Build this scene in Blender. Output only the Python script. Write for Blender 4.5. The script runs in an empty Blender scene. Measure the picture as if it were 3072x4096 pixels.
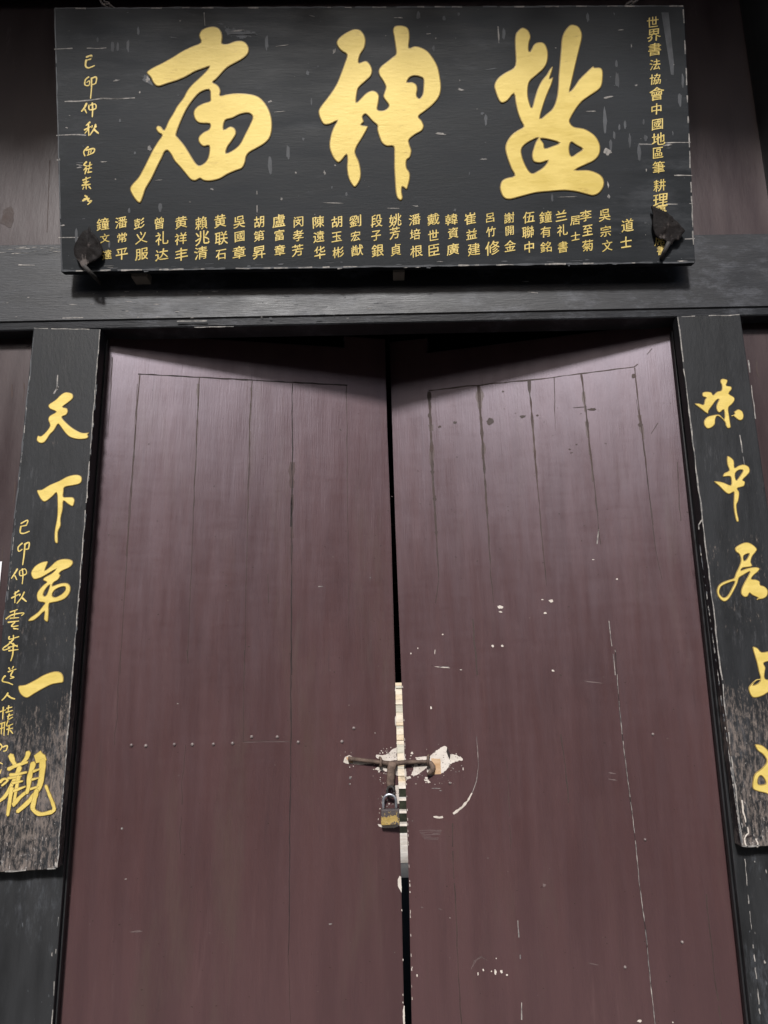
import bpy, bmesh, math, random
from mathutils import Vector, Matrix
from mathutils.noise import noise as pnoise

S = bpy.context.scene
COL = S.collection
R = math.radians
random.seed(7)

# ------------------------------------------------------------------ camera
W, H = 3072.0, 4096.0
F = 2840.0                                # focal length in photo pixels
CAM = Vector((0.0, -2.30, 1.50))
PITCH, YAW, ROLL = 12.3, 0.0, 0.8
cam_d = bpy.data.cameras.new('camera')
cam = bpy.data.objects.new('camera', cam_d)
COL.objects.link(cam)
cam_d.sensor_fit = 'HORIZONTAL'
cam_d.sensor_width = 36.0
cam_d.lens = 36.0 * F / W
cam_d.clip_start = 0.05
cam_d.clip_end = 500
CM = Matrix.Rotation(R(YAW), 3, 'Z') @ Matrix.Rotation(R(90 + PITCH), 3, 'X') @ Matrix.Rotation(R(-ROLL), 3, 'Z')
cam.matrix_world = Matrix.Translation(CAM) @ CM.to_4x4()
S.camera = cam

# ------------------------------------------------------------------ light
SUN_EL, SUN_AZ = 38.5, 7.0               # azimuth: degrees to the left of straight in front of the gate
w = bpy.data.worlds.new('World')
S.world = w
w.use_nodes = True
nt = w.node_tree
sky = nt.nodes.new('ShaderNodeTexSky')
sky.sky_type = 'NISHITA'
sky.sun_disc = False
sky.sun_elevation = R(SUN_EL)
sky.sun_rotation = R(180 + SUN_AZ)
sky.air_density = 1.0
sky.dust_density = 3.0
sky.ozone_density = 1.0
bg = nt.nodes['Background']
bg.inputs['Strength'].default_value = 0.055
nt.links.new(sky.outputs[0], bg.inputs['Color'])
sun_d = bpy.data.lights.new('sun', 'SUN')
sun_d.energy = 2.5
sun_d.angle = R(7)
sun_d.color = (1.0, 0.985, 0.975)
sun = bpy.data.objects.new('sun', sun_d)
COL.objects.link(sun)
sdir = Vector((-math.sin(R(SUN_AZ)) * math.cos(R(SUN_EL)), -math.cos(R(SUN_AZ)) * math.cos(R(SUN_EL)), math.sin(R(SUN_EL))))
sun.rotation_euler = sdir.to_track_quat('Z', 'Y').to_euler()
sun.location = sdir * 20
S.view_settings.view_transform = 'Standard'
S.view_settings.look = 'None'
S.view_settings.gamma = 1
S.view_settings.use_curve_mapping = False
S.view_settings.exposure = 0.75

# ------------------------------------------------------------------ planes and photo points
def ray(px, py):
    return (CM @ Vector(((px - W / 2) / F, -(py - H / 2) / F, -1.0))).normalized()

class Plane:
    """a flat face of the place: origin, right, up, and normal towards the street"""
    def __init__(s, o, n, u=None):
        s.o = Vector(o); s.n = Vector(n).normalized()
        s.u = Vector(u).normalized() if u else Vector((0, 0, 1)).cross(s.n).normalized()
        s.v = s.n.cross(s.u).normalized()
    def hit(s, px, py):
        r = ray(px, py)
        t = (s.o - CAM).dot(s.n) / r.dot(s.n)
        return CAM + r * t
    def uv(s, px, py):
        d = s.hit(px, py) - s.o
        return d.dot(s.u), d.dot(s.v)
    def p(s, u, v, wz=0.0):
        return s.o + s.u * u + s.v * v + s.n * wz

def wallplane(y):
    return Plane((0, y, 1.5), (0, -1, 0))

class Crop:
    def __init__(s, x0, y0, k): s.x0, s.y0, s.k = x0, y0, k
    def __call__(s, x, y): return s.x0 + x * s.k, s.y0 + y * s.k

# ------------------------------------------------------------------ mesh building
class MB:
    def __init__(s): s.v = []; s.f = []; s.m = []; s.sm = []
    def add(s, vs, fs, mat=0, smooth=False):
        b = len(s.v)
        s.v += [Vector(q) for q in vs]
        for f in fs:
            s.f.append([b + i for i in f]); s.m.append(mat); s.sm.append(smooth)
    def poly(s, pts, mat=0): s.add(pts, [list(range(len(pts)))], mat)
    def bm(s, bm, mat=0, smooth=False):
        bm.verts.index_update()
        s.add([v.co.copy() for v in bm.verts], [[v.index for v in f.verts] for f in bm.faces], mat, smooth)
        bm.free()
    def hexa(s, q, bevel=0.0, mat=0, seg=2):
        """q: four front corners (bl, br, tr, tl) then the four behind them"""
        bm = bmesh.new()
        vs = [bm.verts.new(x) for x in q]
        for f in ((0, 1, 2, 3), (7, 6, 5, 4), (4, 5, 1, 0), (1, 5, 6, 2), (2, 6, 7, 3), (3, 7, 4, 0)):
            bm.faces.new([vs[i] for i in f])
        bmesh.ops.recalc_face_normals(bm, faces=bm.faces)
        if bevel:
            bmesh.ops.bevel(bm, geom=bm.edges[:], offset=bevel, segments=seg, affect='EDGES', profile=0.6)
        s.bm(bm, mat)
    def box(s, a, b, bevel=0.0, mat=0):
        x0, y0, z0 = a; x1, y1, z1 = b
        s.hexa([(x0, y0, z0), (x1, y0, z0), (x1, y0, z1), (x0, y0, z1), (x0, y1, z0), (x1, y1, z0), (x1, y1, z1), (x0, y1, z1)], bevel, mat)
    def slab(s, quad, n, t, bevel=0.0, mat=0):
        """front quad pushed back by t against the normal n"""
        s.hexa([Vector(q) for q in quad] + [Vector(q) - n * t for q in quad], bevel, mat)
    def tube(s, pts, rad, seg=10, mat=0, flat=None):
        pts = [Vector(q) for q in pts]
        if not isinstance(rad, (list, tuple)): rad = [rad] * len(pts)
        rings = []
        prev = None
        for i, q in enumerate(pts):
            t = (pts[min(i + 1, len(pts) - 1)] - pts[max(i - 1, 0)]).normalized()
            a = prev if prev is not None else (Vector((0, 1, 0)) if abs(t.y) < 0.9 else Vector((1, 0, 0)))
            a = (a - t * a.dot(t)).normalized(); prev = a
            b = t.cross(a)
            rings.append([q + a * (rad[i] * (flat or 1.0)) * math.cos(2 * math.pi * k / seg) + b * rad[i] * math.sin(2 * math.pi * k / seg) for k in range(seg)])
        vs = [v for r_ in rings for v in r_]
        fs = [[i * seg + k, i * seg + (k + 1) % seg, (i + 1) * seg + (k + 1) % seg, (i + 1) * seg + k] for i in range(len(pts) - 1) for k in range(seg)]
        fs += [list(range(seg))[::-1], [(len(pts) - 1) * seg + k for k in range(seg)]]
        s.add(vs, fs, mat, True)
    def build(s, name, mats, parent=None, origin=None):
        base = Vector((0, 0, 0))
        if parent is not None:
            q = parent
            while q is not None: base += q.location; q = q.parent
        elif origin is not None:
            base = Vector(origin)
        me = bpy.data.meshes.new(name)
        me.from_pydata([v - base for v in s.v], [], s.f)
        for i, p in enumerate(me.polygons):
            p.material_index = s.m[i]; p.use_smooth = s.sm[i]
        for m_ in (mats if isinstance(mats, (list, tuple)) else [mats]): me.materials.append(m_)
        me.update()
        o = bpy.data.objects.new(name, me)
        COL.objects.link(o)
        if parent is not None: o.parent = parent
        elif origin is not None: o.location = base
        return o

def tag(o, label=None, cat=None, group=None, kind=None):
    if label: o['label'] = label
    if cat: o['category'] = cat
    if group: o['group'] = group
    if kind: o['kind'] = kind
    return o

def thing(name, label, cat, loc, group=None):
    o = bpy.data.objects.new(name, None)
    o.empty_display_size = 0.1
    COL.objects.link(o)
    o.location = loc
    return tag(o, label, cat, group)

# ------------------------------------------------------------------ materials
def material(name, c1, c2, stretch=(1, 1, 1), scale=6.0, rough=(0.4, 0.6), bump=0.1, bscale=40.0, bstretch=None,
             wears=(), spec=0.5, metallic=0.0, wave=0.0, coat=0.0, rsplit=None, tint=None):
    m = bpy.data.materials.new(name)
    m.use_nodes = True
    t = m.node_tree; N = t.nodes; L = t.links
    b = N['Principled BSDF']
    tc = N.new('ShaderNodeTexCoord')
    def mapped(st):
        mp = N.new('ShaderNodeMapping'); mp.inputs['Scale'].default_value = st
        L.new(tc.outputs['Object'], mp.inputs['Vector']); return mp.outputs[0]
    def nz(st, sc, detail=6, rg=0.6):
        n = N.new('ShaderNodeTexNoise'); n.inputs['Scale'].default_value = sc
        n.inputs['Detail'].default_value = detail; n.inputs['Roughness'].default_value = rg
        L.new(mapped(st), n.inputs['Vector']); return n.outputs['Fac']
    def ramp(x, lo, hi):
        r_ = N.new('ShaderNodeMapRange'); r_.inputs['From Min'].default_value = lo; r_.inputs['From Max'].default_value = hi
        r_.interpolation_type = 'SMOOTHSTEP'
        L.new(x, r_.inputs['Value']); return r_.outputs[0]
    def math_(op, a, bb):
        q = N.new('ShaderNodeMath'); q.operation = op
        for i, x in enumerate((a, bb)):
            if isinstance(x, (int, float)): q.inputs[i].default_value = x
            else: L.new(x, q.inputs[i])
        return q.outputs[0]
    def mix(f, a, bb):
        q = N.new('ShaderNodeMix'); q.data_type = 'RGBA'
        L.new(f, q.inputs[0])
        for i, x in ((6, a), (7, bb)):
            if isinstance(x, tuple): q.inputs[i].default_value = (*x, 1)
            else: L.new(x, q.inputs[i])
        return q.outputs[2]
    n1 = nz(stretch, scale)
    n2 = nz(tuple(x * 0.6 + 0.4 for x in stretch), scale * 0.22, 3)
    fac = ramp(math_('ADD', math_('MULTIPLY', n1, 0.6), math_('MULTIPLY', n2, 0.4)), 0.36, 0.64)
    col = mix(fac, c1, c2)
    rr = N.new('ShaderNodeMapRange'); rr.inputs['To Min'].default_value = rough[0]; rr.inputs['To Max'].default_value = rough[1]
    rn = n1
    if rsplit: rn = math_('ADD', math_('MULTIPLY', nz(*rsplit), 0.6), math_('MULTIPLY', nz((1.2, 1.2, 7), 7.0, 8, 0.75), 0.4))
    if tint: b.inputs['Specular Tint'].default_value = (*tint, 1)
    L.new(rn, rr.inputs['Value']); rr.inputs['From Min'].default_value = 0.3; rr.inputs['From Max'].default_value = 0.7
    rough_out = rr.outputs[0]
    for wd in wears:
        mk = nz(wd.get('st', (1, 1, 1)), wd['sc'], wd.get('detail', 8), wd.get('rg', 0.7))
        if 'big' in wd:
            mk = math_('ADD', math_('MULTIPLY', mk, 0.6), math_('MULTIPLY', nz((1, 1, 1), wd['big'], 2, 0.5), 0.4))
        if 'z' in wd:                       # old wear that reaches further up or down the board
            z0, z1, amt = wd['z']
            sx = N.new('ShaderNodeSeparateXYZ'); L.new(tc.outputs['Object'], sx.inputs[0])
            q = N.new('ShaderNodeMapRange'); q.inputs['From Min'].default_value = z0; q.inputs['From Max'].default_value = z1
            q.inputs['To Min'].default_value = 0; q.inputs['To Max'].default_value = amt
            L.new(sx.outputs[2], q.inputs['Value'])
            mk = math_('ADD', mk, q.outputs[0])
        f = math_('MULTIPLY', ramp(mk, wd['lo'], wd['hi']), wd.get('amt', 1.0))
        col = mix(f, col, wd['c'])
        if 'r' in wd:
            q = N.new('ShaderNodeMix'); q.data_type = 'FLOAT'
            L.new(f, q.inputs[0]); L.new(rough_out, q.inputs[2]); q.inputs[3].default_value = wd['r']
            rough_out = q.outputs[0]
    L.new(col, b.inputs['Base Color'])
    L.new(rough_out, b.inputs['Roughness'])
    b.inputs['Specular IOR Level'].default_value = spec
    b.inputs['Metallic'].default_value = metallic
    b.inputs['Coat Weight'].default_value = coat
    b.inputs['Coat Roughness'].default_value = 0.25
    prev = None
    if wave:
        bp = N.new('ShaderNodeBump'); bp.inputs['Strength'].default_value = wave; bp.inputs['Distance'].default_value = 0.02
        L.new(nz((1, 1, 0.5), 5.0, 2, 0.5), bp.inputs['Height']); prev = bp.outputs[0]
    if bump:
        bp = N.new('ShaderNodeBump'); bp.inputs['Strength'].default_value = bump; bp.inputs['Distance'].default_value = 0.004
        L.new(nz(bstretch or stretch, bscale, 5, 0.65), bp.inputs['Height'])
        if prev: L.new(prev, bp.inputs['Normal'])
        prev = bp.outputs[0]
    if prev: L.new(prev, b.inputs['Normal'])
    return m

M = {}
M['plaque'] = material('black_lacquer', (0.0105, 0.0125, 0.0145), (0.021, 0.0235, 0.027), (1, 1, 5), 3.0, (0.45, 0.66), 0.12, 26, (1, 1, 6), wears=[
    dict(c=(0.062, 0.065, 0.071), sc=6, st=(1, 1, 4), lo=0.53, hi=0.72, amt=0.6, big=1.6),
    dict(c=(0.30, 0.28, 0.26), sc=26, st=(1, 1, 7), lo=0.69, hi=0.76, amt=0.8, r=0.8)], spec=0.2)
M['couplet'] = material('worn_black_lacquer', (0.0115, 0.0122, 0.0135), (0.0225, 0.0238, 0.0265), (4, 4, 1), 4.0, (0.45, 0.65), 0.25, 30, (3, 3, 1), wears=[
    dict(c=(0.085, 0.085, 0.092), sc=20, st=(3.2, 3.2, 0.7), lo=0.55, hi=0.70, amt=0.7, r=0.75, z=(1.3, 0.0, 0.10), big=3, rg=0.8),
    dict(c=(0.19, 0.155, 0.135), sc=34, st=(2.6, 2.6, 0.8), lo=0.63, hi=0.73, amt=0.85, r=0.85, z=(1.6, -0.45, 0.25), big=2.6, rg=0.8),
    dict(c=(0.34, 0.31, 0.29), sc=60, st=(2, 2, 1), lo=0.70, hi=0.76, amt=0.8, r=0.85, z=(0.6, 0.0, 0.14))], spec=0.28)
M['beam'] = material('black_beam_paint', (0.012, 0.0125, 0.0145), (0.025, 0.026, 0.030), (1, 1, 6), 3.0, (0.34, 0.58), 0.25, 22, (1, 1, 9), wears=[
    dict(c=(0.085, 0.088, 0.100), sc=7, st=(1, 1, 2.5), lo=0.49, hi=0.64, amt=0.8, big=2.2, rg=0.8),
    dict(c=(0.25, 0.24, 0.24), sc=24, st=(1, 1, 10), lo=0.69, hi=0.75, amt=0.6, r=0.7)], spec=0.4, rsplit=((1, 1, 2.5), 5.0))
M['post'] = material('black_post_paint', (0.0095, 0.010, 0.0108), (0.018, 0.0188, 0.0205), (5, 5, 1), 3.0, (0.42, 0.65), 0.2, 25, (4, 4, 1), wears=[
    dict(c=(0.075, 0.08, 0.09), sc=16, st=(3, 3, 0.8), lo=0.52, hi=0.68, amt=0.65, big=3, rg=0.8),
    dict(c=(0.30, 0.28, 0.26), sc=45, st=(2, 2, 1), lo=0.71, hi=0.76, amt=0.7)])
M['dark'] = material('black_paint', (0.012, 0.012, 0.013), (0.020, 0.020, 0.022), (1, 1, 1), 5.0, (0.45, 0.6), 0.1, 30)
DOORW = [dict(c=(0.046, 0.024, 0.024), sc=4, st=(2, 2, 0.8), lo=0.50, hi=0.75, amt=0.55, big=1.5),
         dict(c=(0.125, 0.072, 0.068), sc=7, st=(4, 4, 0.35), lo=0.57, hi=0.76, amt=0.32),
         dict(c=(0.085, 0.060, 0.045), sc=2.2, st=(3, 3, 0.5), lo=0.52, hi=0.74, amt=0.40),
         dict(c=(0.040, 0.022, 0.022), sc=11, st=(3.5, 3.5, 0.25), lo=0.60, hi=0.72, amt=0.35)]
M['door'] = material('maroon_door_paint', (0.063, 0.0305, 0.0295), (0.080, 0.0395, 0.038), (5, 5, 0.5), 3.0, (0.29, 0.43), 0.14, 42, (5, 5, 0.30), wears=DOORW, wave=0.16, spec=0.9, rsplit=((7, 7, 0.7), 5.0), tint=(0.90, 0.85, 1.0))
M['panel'] = material('maroon_wall_paint', (0.029, 0.0155, 0.0165), (0.041, 0.0225, 0.023), (4, 4, 0.7), 3.0, (0.32, 0.5), 0.12, 24, (3, 3, 0.6), wears=[
    dict(c=(0.035, 0.020, 0.022), sc=3, st=(2, 2, 1), lo=0.50, hi=0.68, amt=0.8),
    dict(c=(0.12, 0.09, 0.09), sc=10, st=(3, 3, 0.7), lo=0.60, hi=0.78, amt=0.4)], wave=0.12)
M['gold'] = material('gold_paint', (0.64, 0.475, 0.112), (0.77, 0.59, 0.175), (1, 1, 2.6), 9.0, (0.42, 0.6), 0.16, 30, (1, 1, 3.5), wears=[
    dict(c=(0.40, 0.26, 0.06), sc=16, st=(1, 1, 3.5), lo=0.57, hi=0.72, amt=0.55), dict(c=(0.10, 0.075, 0.03), sc=45, lo=0.70, hi=0.74, amt=0.8)], spec=0.4, metallic=0.10)
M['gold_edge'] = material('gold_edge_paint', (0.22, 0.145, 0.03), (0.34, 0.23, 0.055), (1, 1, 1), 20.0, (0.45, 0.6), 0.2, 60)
M['gold_small'] = material('gold_lettering', (0.60, 0.445, 0.11), (0.76, 0.58, 0.19), (1, 1, 1), 30.0, (0.4, 0.6), 0.3, 90, wears=[
    dict(c=(0.28, 0.19, 0.06), sc=60, lo=0.60, hi=0.70, amt=0.7)], metallic=0.08)
M['chip'] = material('bare_filler', (0.50, 0.44, 0.38), (0.66, 0.60, 0.54), (1, 1, 1), 30.0, (0.6, 0.8), 0.4, 60)
M['rawwood'] = material('bare_wood', (0.44, 0.26, 0.13), (0.58, 0.40, 0.25), (1, 1, 4), 18.0, (0.6, 0.8), 0.3, 50)
M['smear'] = material('grey_smear', (0.03, 0.032, 0.036), (0.085, 0.089, 0.097), (1, 1, 0.5), 26.0, (0.6, 0.75), 0.1, 50)
M['scratch'] = material('pale_scratch', (0.10, 0.098, 0.098), (0.38, 0.35, 0.32), (1, 1, 1), 60.0, (0.7, 0.85), 0.2, 60)
M['crack'] = material('dark_crack', (0.016, 0.010, 0.010), (0.026, 0.016, 0.015), (1, 1, 1), 20.0, (0.7, 0.9), 0.2, 60)
M['dusty'] = material('dusty_scuff', (0.105, 0.070, 0.068), (0.16, 0.118, 0.115), (1, 1, 1), 20.0, (0.5, 0.7), 0.1, 60)
M['stain'] = material('run_stain', (0.050, 0.026, 0.025), (0.066, 0.034, 0.033), (5, 5, 0.5), 8.0, (0.36, 0.5), 0.1, 40)
M['seam'] = material('brown_seam', (0.034, 0.020, 0.017), (0.056, 0.033, 0.028), (1, 1, 1), 20.0, (0.6, 0.8), 0.3, 60)
M['rust'] = material('rusted_iron', (0.075, 0.050, 0.039), (0.20, 0.142, 0.110), (1, 1, 1), 45.0, (0.6, 0.85), 0.8, 120, metallic=0.35)
M['iron'] = material('dark_iron', (0.016, 0.014, 0.013), (0.034, 0.029, 0.027), (1, 1, 1), 40.0, (0.6, 0.8), 0.7, 90)
M['leafplate'] = material('weathered_hook_plate', (0.008, 0.0065, 0.0065), (0.016, 0.013, 0.0125), (1, 1, 1), 20.0, (0.6, 0.85), 0.7, 60, wears=[
    dict(c=(0.17, 0.145, 0.135), sc=22, st=(1, 1, 0.7), lo=0.58, hi=0.72, amt=0.7, z=(-0.02, -0.06, 0.14))], spec=0.15)
M['steel'] = material('steel_shackle', (0.42, 0.44, 0.48), (0.58, 0.60, 0.64), (1, 1, 1), 60.0, (0.25, 0.4), 0.1, 80, metallic=0.85)
M['brass'] = material('worn_brass', (0.42, 0.29, 0.09), (0.56, 0.40, 0.15), (1, 1, 1), 60.0, (0.35, 0.5), 0.3, 90, metallic=0.3, wears=[
    dict(c=(0.085, 0.07, 0.07), sc=62, lo=0.55, hi=0.58, amt=1.0, r=0.5, detail=5, z=(0.018, 0.055, 0.26))])
M['rope'] = material('grey_wire', (0.14, 0.12, 0.11), (0.24, 0.21, 0.19), (1, 1, 1), 80.0, (0.7, 0.9), 0.3, 90)
M['paper'] = material('white_paper', (0.78, 0.78, 0.80), (0.82, 0.82, 0.84), (1, 1, 1), 5.0, (0.7, 0.8), 0.05, 30)
M['stone'] = material('pale_stone', (0.50, 0.43, 0.33), (0.72, 0.64, 0.52), (1, 1, 4), 2.5, (0.7, 0.9), 0.4, 20, wears=[
    dict(c=(0.28, 0.25, 0.19), sc=5, st=(1, 1, 3), lo=0.55, hi=0.68, amt=0.6)])
M['stone_ochre'] = material('ochre_stone', (0.50, 0.39, 0.26), (0.66, 0.55, 0.40), (1, 1, 5), 2.5, (0.7, 0.9), 0.4, 20, wears=[dict(c=(0.25, 0.22, 0.16), sc=5, st=(1, 1, 3), lo=0.52, hi=0.66, amt=0.6)])
M['stone_grey'] = material('grey_green_stone', (0.36, 0.34, 0.27), (0.55, 0.52, 0.44), (1, 1, 5), 2.5, (0.7, 0.9), 0.4, 20)
M['shadestone'] = material('shaded_riser_stone', (0.014, 0.016, 0.011), (0.03, 0.032, 0.022), (1, 1, 2), 5, (0.8, 0.95), 0.3, 20, spec=0.1)  # step bodies: the shade on the risers is put into this dark colour
M['tread'] = material('sunlit_pale_stone', (0.48, 0.43, 0.37), (0.66, 0.62, 0.56), (1, 1, 1), 5, (0.6, 0.8), 0.2, 20)  # treads and court strip: sunlit brightness put into the pale colour
M['paving'] = material('grey_paving', (0.11, 0.105, 0.10), (0.17, 0.165, 0.155), (1, 1, 1), 3.0, (0.7, 0.9), 0.3, 20)
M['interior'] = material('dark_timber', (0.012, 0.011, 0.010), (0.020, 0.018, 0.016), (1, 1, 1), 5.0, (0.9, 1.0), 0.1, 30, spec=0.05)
M['slat'] = material('slat_timber', (0.25, 0.21, 0.19), (0.34, 0.29, 0.26), (6, 1, 1), 5.0, (0.5, 0.7), 0.1, 30)
M['oppwall'] = material('grey_brick', (0.06, 0.052, 0.048), (0.085, 0.075, 0.068), (1, 1, 1), 6.0, (0.7, 0.9), 0.3, 30)
M['tile'] = material('grey_roof_tile', (0.05, 0.05, 0.052), (0.085, 0.085, 0.085), (1, 1, 1), 6.0, (0.7, 0.9), 0.3, 30)

# ------------------------------------------------------------------ outlines and lettering
def smooth_closed(pts, n=3):
    out = []
    k = len(pts)
    for i in range(k):
        p0, p1, p2, p3 = (Vector(pts[(i + j - 1) % k]) for j in range(4))
        for s_ in range(n):
            t = s_ / n
            out.append(0.5 * ((2 * p1) + (p2 - p0) * t + (2 * p0 - 5 * p1 + 4 * p2 - p3) * t * t + (3 * p1 - p0 - 3 * p2 + p3) * t ** 3))
    return out

def curve_mesh(loops, thick, bev):
    """fill flat loops into a raised shape with a sloped edge; returns verts (u, v, w) and faces"""
    cu = bpy.data.curves.new('tmp', 'CURVE'); cu.dimensions = '2D'; cu.fill_mode = 'BOTH'
    cu.extrude = thick; cu.bevel_depth = bev; cu.bevel_resolution = 1; cu.offset = -bev
    for lp in loops:
        sp = cu.splines.new('POLY'); sp.points.add(len(lp) - 1); sp.use_cyclic_u = True
        for i, q in enumerate(lp): sp.points[i].co = (q[0], q[1], 0, 1)
    o = bpy.data.objects.new('tmp', cu); COL.objects.link(o)
    dg = bpy.context.evaluated_depsgraph_get(); dg.update()
    me = bpy.data.meshes.new_from_object(o.evaluated_get(dg))
    vs = [v.co.copy() for v in me.vertices]; fs = [list(p.vertices) for p in me.polygons]
    nz_ = [p.normal.z for p in me.polygons]
    bpy.data.objects.remove(o); bpy.data.curves.remove(cu); bpy.data.meshes.remove(me)
    return vs, fs, nz_

def raised(mb, plane, crop, loops, thick=0.004, bev=0.004, lift=0.0, smooth=3, edge=1):
    lps = []
    for lp in loops:
        q = [plane.uv(*crop(x, y)) for x, y in lp]
        lps.append(smooth_closed(q, smooth))
    vs, fs, nz_ = curve_mesh(lps, thick, bev)
    for f, z in zip(fs, nz_): pass
    pts = [plane.p(v.x, v.y, v.z * 0.34 + lift) for v in vs]
    b = len(mb.v)
    mb.v += pts
    for f, z in zip(fs, nz_):
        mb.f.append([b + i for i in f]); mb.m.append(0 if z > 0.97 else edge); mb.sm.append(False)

def stroke_loop(pts, w0, taper=True):
    """outline of one brush stroke in crop pixels: round head, slightly thinner tail"""
    P = [Vector(q) for q in pts]
    if len(P) > 2:
        Q = []
        for i in range(len(P) - 1):
            p0 = P[max(i - 1, 0)]; p1 = P[i]; p2 = P[i + 1]; p3 = P[min(i + 2, len(P) - 1)]
            for s_ in range(4):
                t = s_ / 4
                Q.append(0.5 * ((2 * p1) + (p2 - p0) * t + (2 * p0 - 5 * p1 + 4 * p2 - p3) * t * t + (3 * p1 - p0 - 3 * p2 + p3) * t ** 3))
        Q.append(P[-1]); P = Q
    else:
        P = [P[0].lerp(P[1], k / 3) for k in range(4)]
    n = len(P); Lf = []; Rt = []
    for i, q in enumerate(P):
        t = (P[min(i + 1, n - 1)] - P[max(i - 1, 0)])
        t = t.normalized() if t.length > 1e-6 else Vector((1, 0))
        a = i / (n - 1)
        ww = w0 * 0.5 * ((1.12 - 0.42 * a) if taper else 1.0) * (1 + 0.10 * math.sin(3.1 * i + q.x))
        nn = Vector((-t.y, t.x))
        if i == 0: Lf.append(q - t * ww * 0.7)
        Lf.append(q + nn * ww); Rt.append(q - nn * ww)
        if i == n - 1: Lf.append(q + t * ww * 0.8)
    return [(v.x, v.y) for v in Lf + Rt[::-1]]

def strokes(mb, plane, crop, sts, wk=1.0, thick=0.0010, bev=0.0004, lift=0.0003, taper=True, edge=0):
    for i, (pts, w_) in enumerate(sts):
        raised(mb, plane, crop, [stroke_loop(pts, w_ * wk, taper)], thick + 0.00012 * (i % 7), bev, lift, 1, edge)

GL = {}
def glyph(ch):
    if ch in GL: return GL[ch]
    cu = bpy.data.curves.new('tmp', 'FONT'); cu.body = ch; cu.size = 1.0; cu.align_x = 'LEFT'; cu.resolution_u = 3
    cu.extrude = 0.012
    o = bpy.data.objects.new('tmp', cu); COL.objects.link(o)
    dg = bpy.context.evaluated_depsgraph_get(); dg.update()
    me = bpy.data.meshes.new_from_object(o.evaluated_get(dg))
    vs = [v.co.copy() for v in me.vertices]; fs = [list(p.vertices) for p in me.polygons]
    bpy.data.objects.remove(o); bpy.data.curves.remove(cu); bpy.data.meshes.remove(me)
    if vs:
        x0, x1 = min(v.x for v in vs), max(v.x for v in vs); y0, y1 = min(v.y for v in vs), max(v.y for v in vs)
        c = Vector(((x0 + x1) / 2, (y0 + y1) / 2, 0)); sc = 1.0 / max(x1 - x0, y1 - y0)
        vs = [Vector(((v.x - c.x) * sc, (v.y - c.y) * sc, v.z)) for v in vs]
    GL[ch] = (vs, fs)
    return GL[ch]

def letter(mb, plane, crop, ch, cx, cy, size, rot=0.0):
    """a hand-written looking copy of one character, centred at a photo point"""
    vs, fs = glyph(ch)
    c0 = plane.uv(*crop(cx, cy)); c1 = plane.uv(*crop(cx + size, cy))
    k = math.hypot(c1[0] - c0[0], c1[1] - c0[1])
    sx = random.uniform(0.92, 1.05); sy = random.uniform(0.92, 1.05); off = random.uniform(0, 50)
    ca, sa = math.cos(rot), math.sin(rot)
    for q_, (ox, oy) in enumerate(((-0.007, 0.005), (0.007, -0.005))):   # a fat brush line
        out = []
        for v in vs:
            x, y = v.x * sx + ox, v.y * sy + oy
            y += x * 0.17 - 0.10 * x * x                       # horizontals rise to the right
            x += 0.035 * pnoise(Vector((v.x * 2.3 + off, v.y * 2.3, 1.7))) + 0.022 * pnoise(Vector((v.x * 8 + off, v.y * 8, 5.1 + 3 * q_)))
            y += 0.035 * pnoise(Vector((v.x * 2.3 + off, v.y * 2.3, 9.7))) + 0.022 * pnoise(Vector((v.x * 8 + off, v.y * 8, 3.3 + 3 * q_)))
            x, y = x * ca - y * sa, x * sa + y * ca
            out.append(plane.p(c0[0] + x * k, c0[1] + y * k, 0.0004 + 0.00012 * q_ + (0.0006 if v.z > 0 else -0.0006)))
        mb.add(out, fs, 0)

# marks: stains, chips, cracks; each stays in the mesh of the part it marks
def blob(mb, plane, px, py, rx, ry, mat, ang=0.0, n=14, rough=0.35, lift=0.0006):
    u0, v0 = plane.uv(px, py)
    k = (plane.hit(px + 10, py) - plane.hit(px, py)).length / 10
    seed = random.uniform(0, 99); pts = []
    for i in range(n):
        a = 2 * math.pi * i / n
        q = 1 + rough * pnoise(Vector((math.cos(a) * 1.6 + seed, math.sin(a) * 1.6, seed))) * 1.8
        x, y = rx * k * q * math.cos(a), ry * k * q * math.sin(a)
        pts.append(plane.p(u0 + x * math.cos(ang) - y * math.sin(ang), v0 + x * math.sin(ang) + y * math.cos(ang), lift + random.uniform(0, 0.0002)))
    mb.poly(pts, mat)

def patch(mb, plane, crop, pts, mat, lift=0.0006, jag=0.0):
    q = [plane.uv(*crop(x, y)) for x, y in pts]
    out = []
    for i in range(len(q)):
        a, b = Vector(q[i]), Vector(q[(i + 1) % len(q)])
        m_ = max(1, int((b - a).length / 0.004)) if jag else 1
        for s_ in range(m_):
            p_ = a.lerp(b, s_ / m_)
            out.append(plane.p(p_.x + random.uniform(-jag, jag), p_.y + random.uniform(-jag, jag), lift))
    mb.poly(out, mat)

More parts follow.
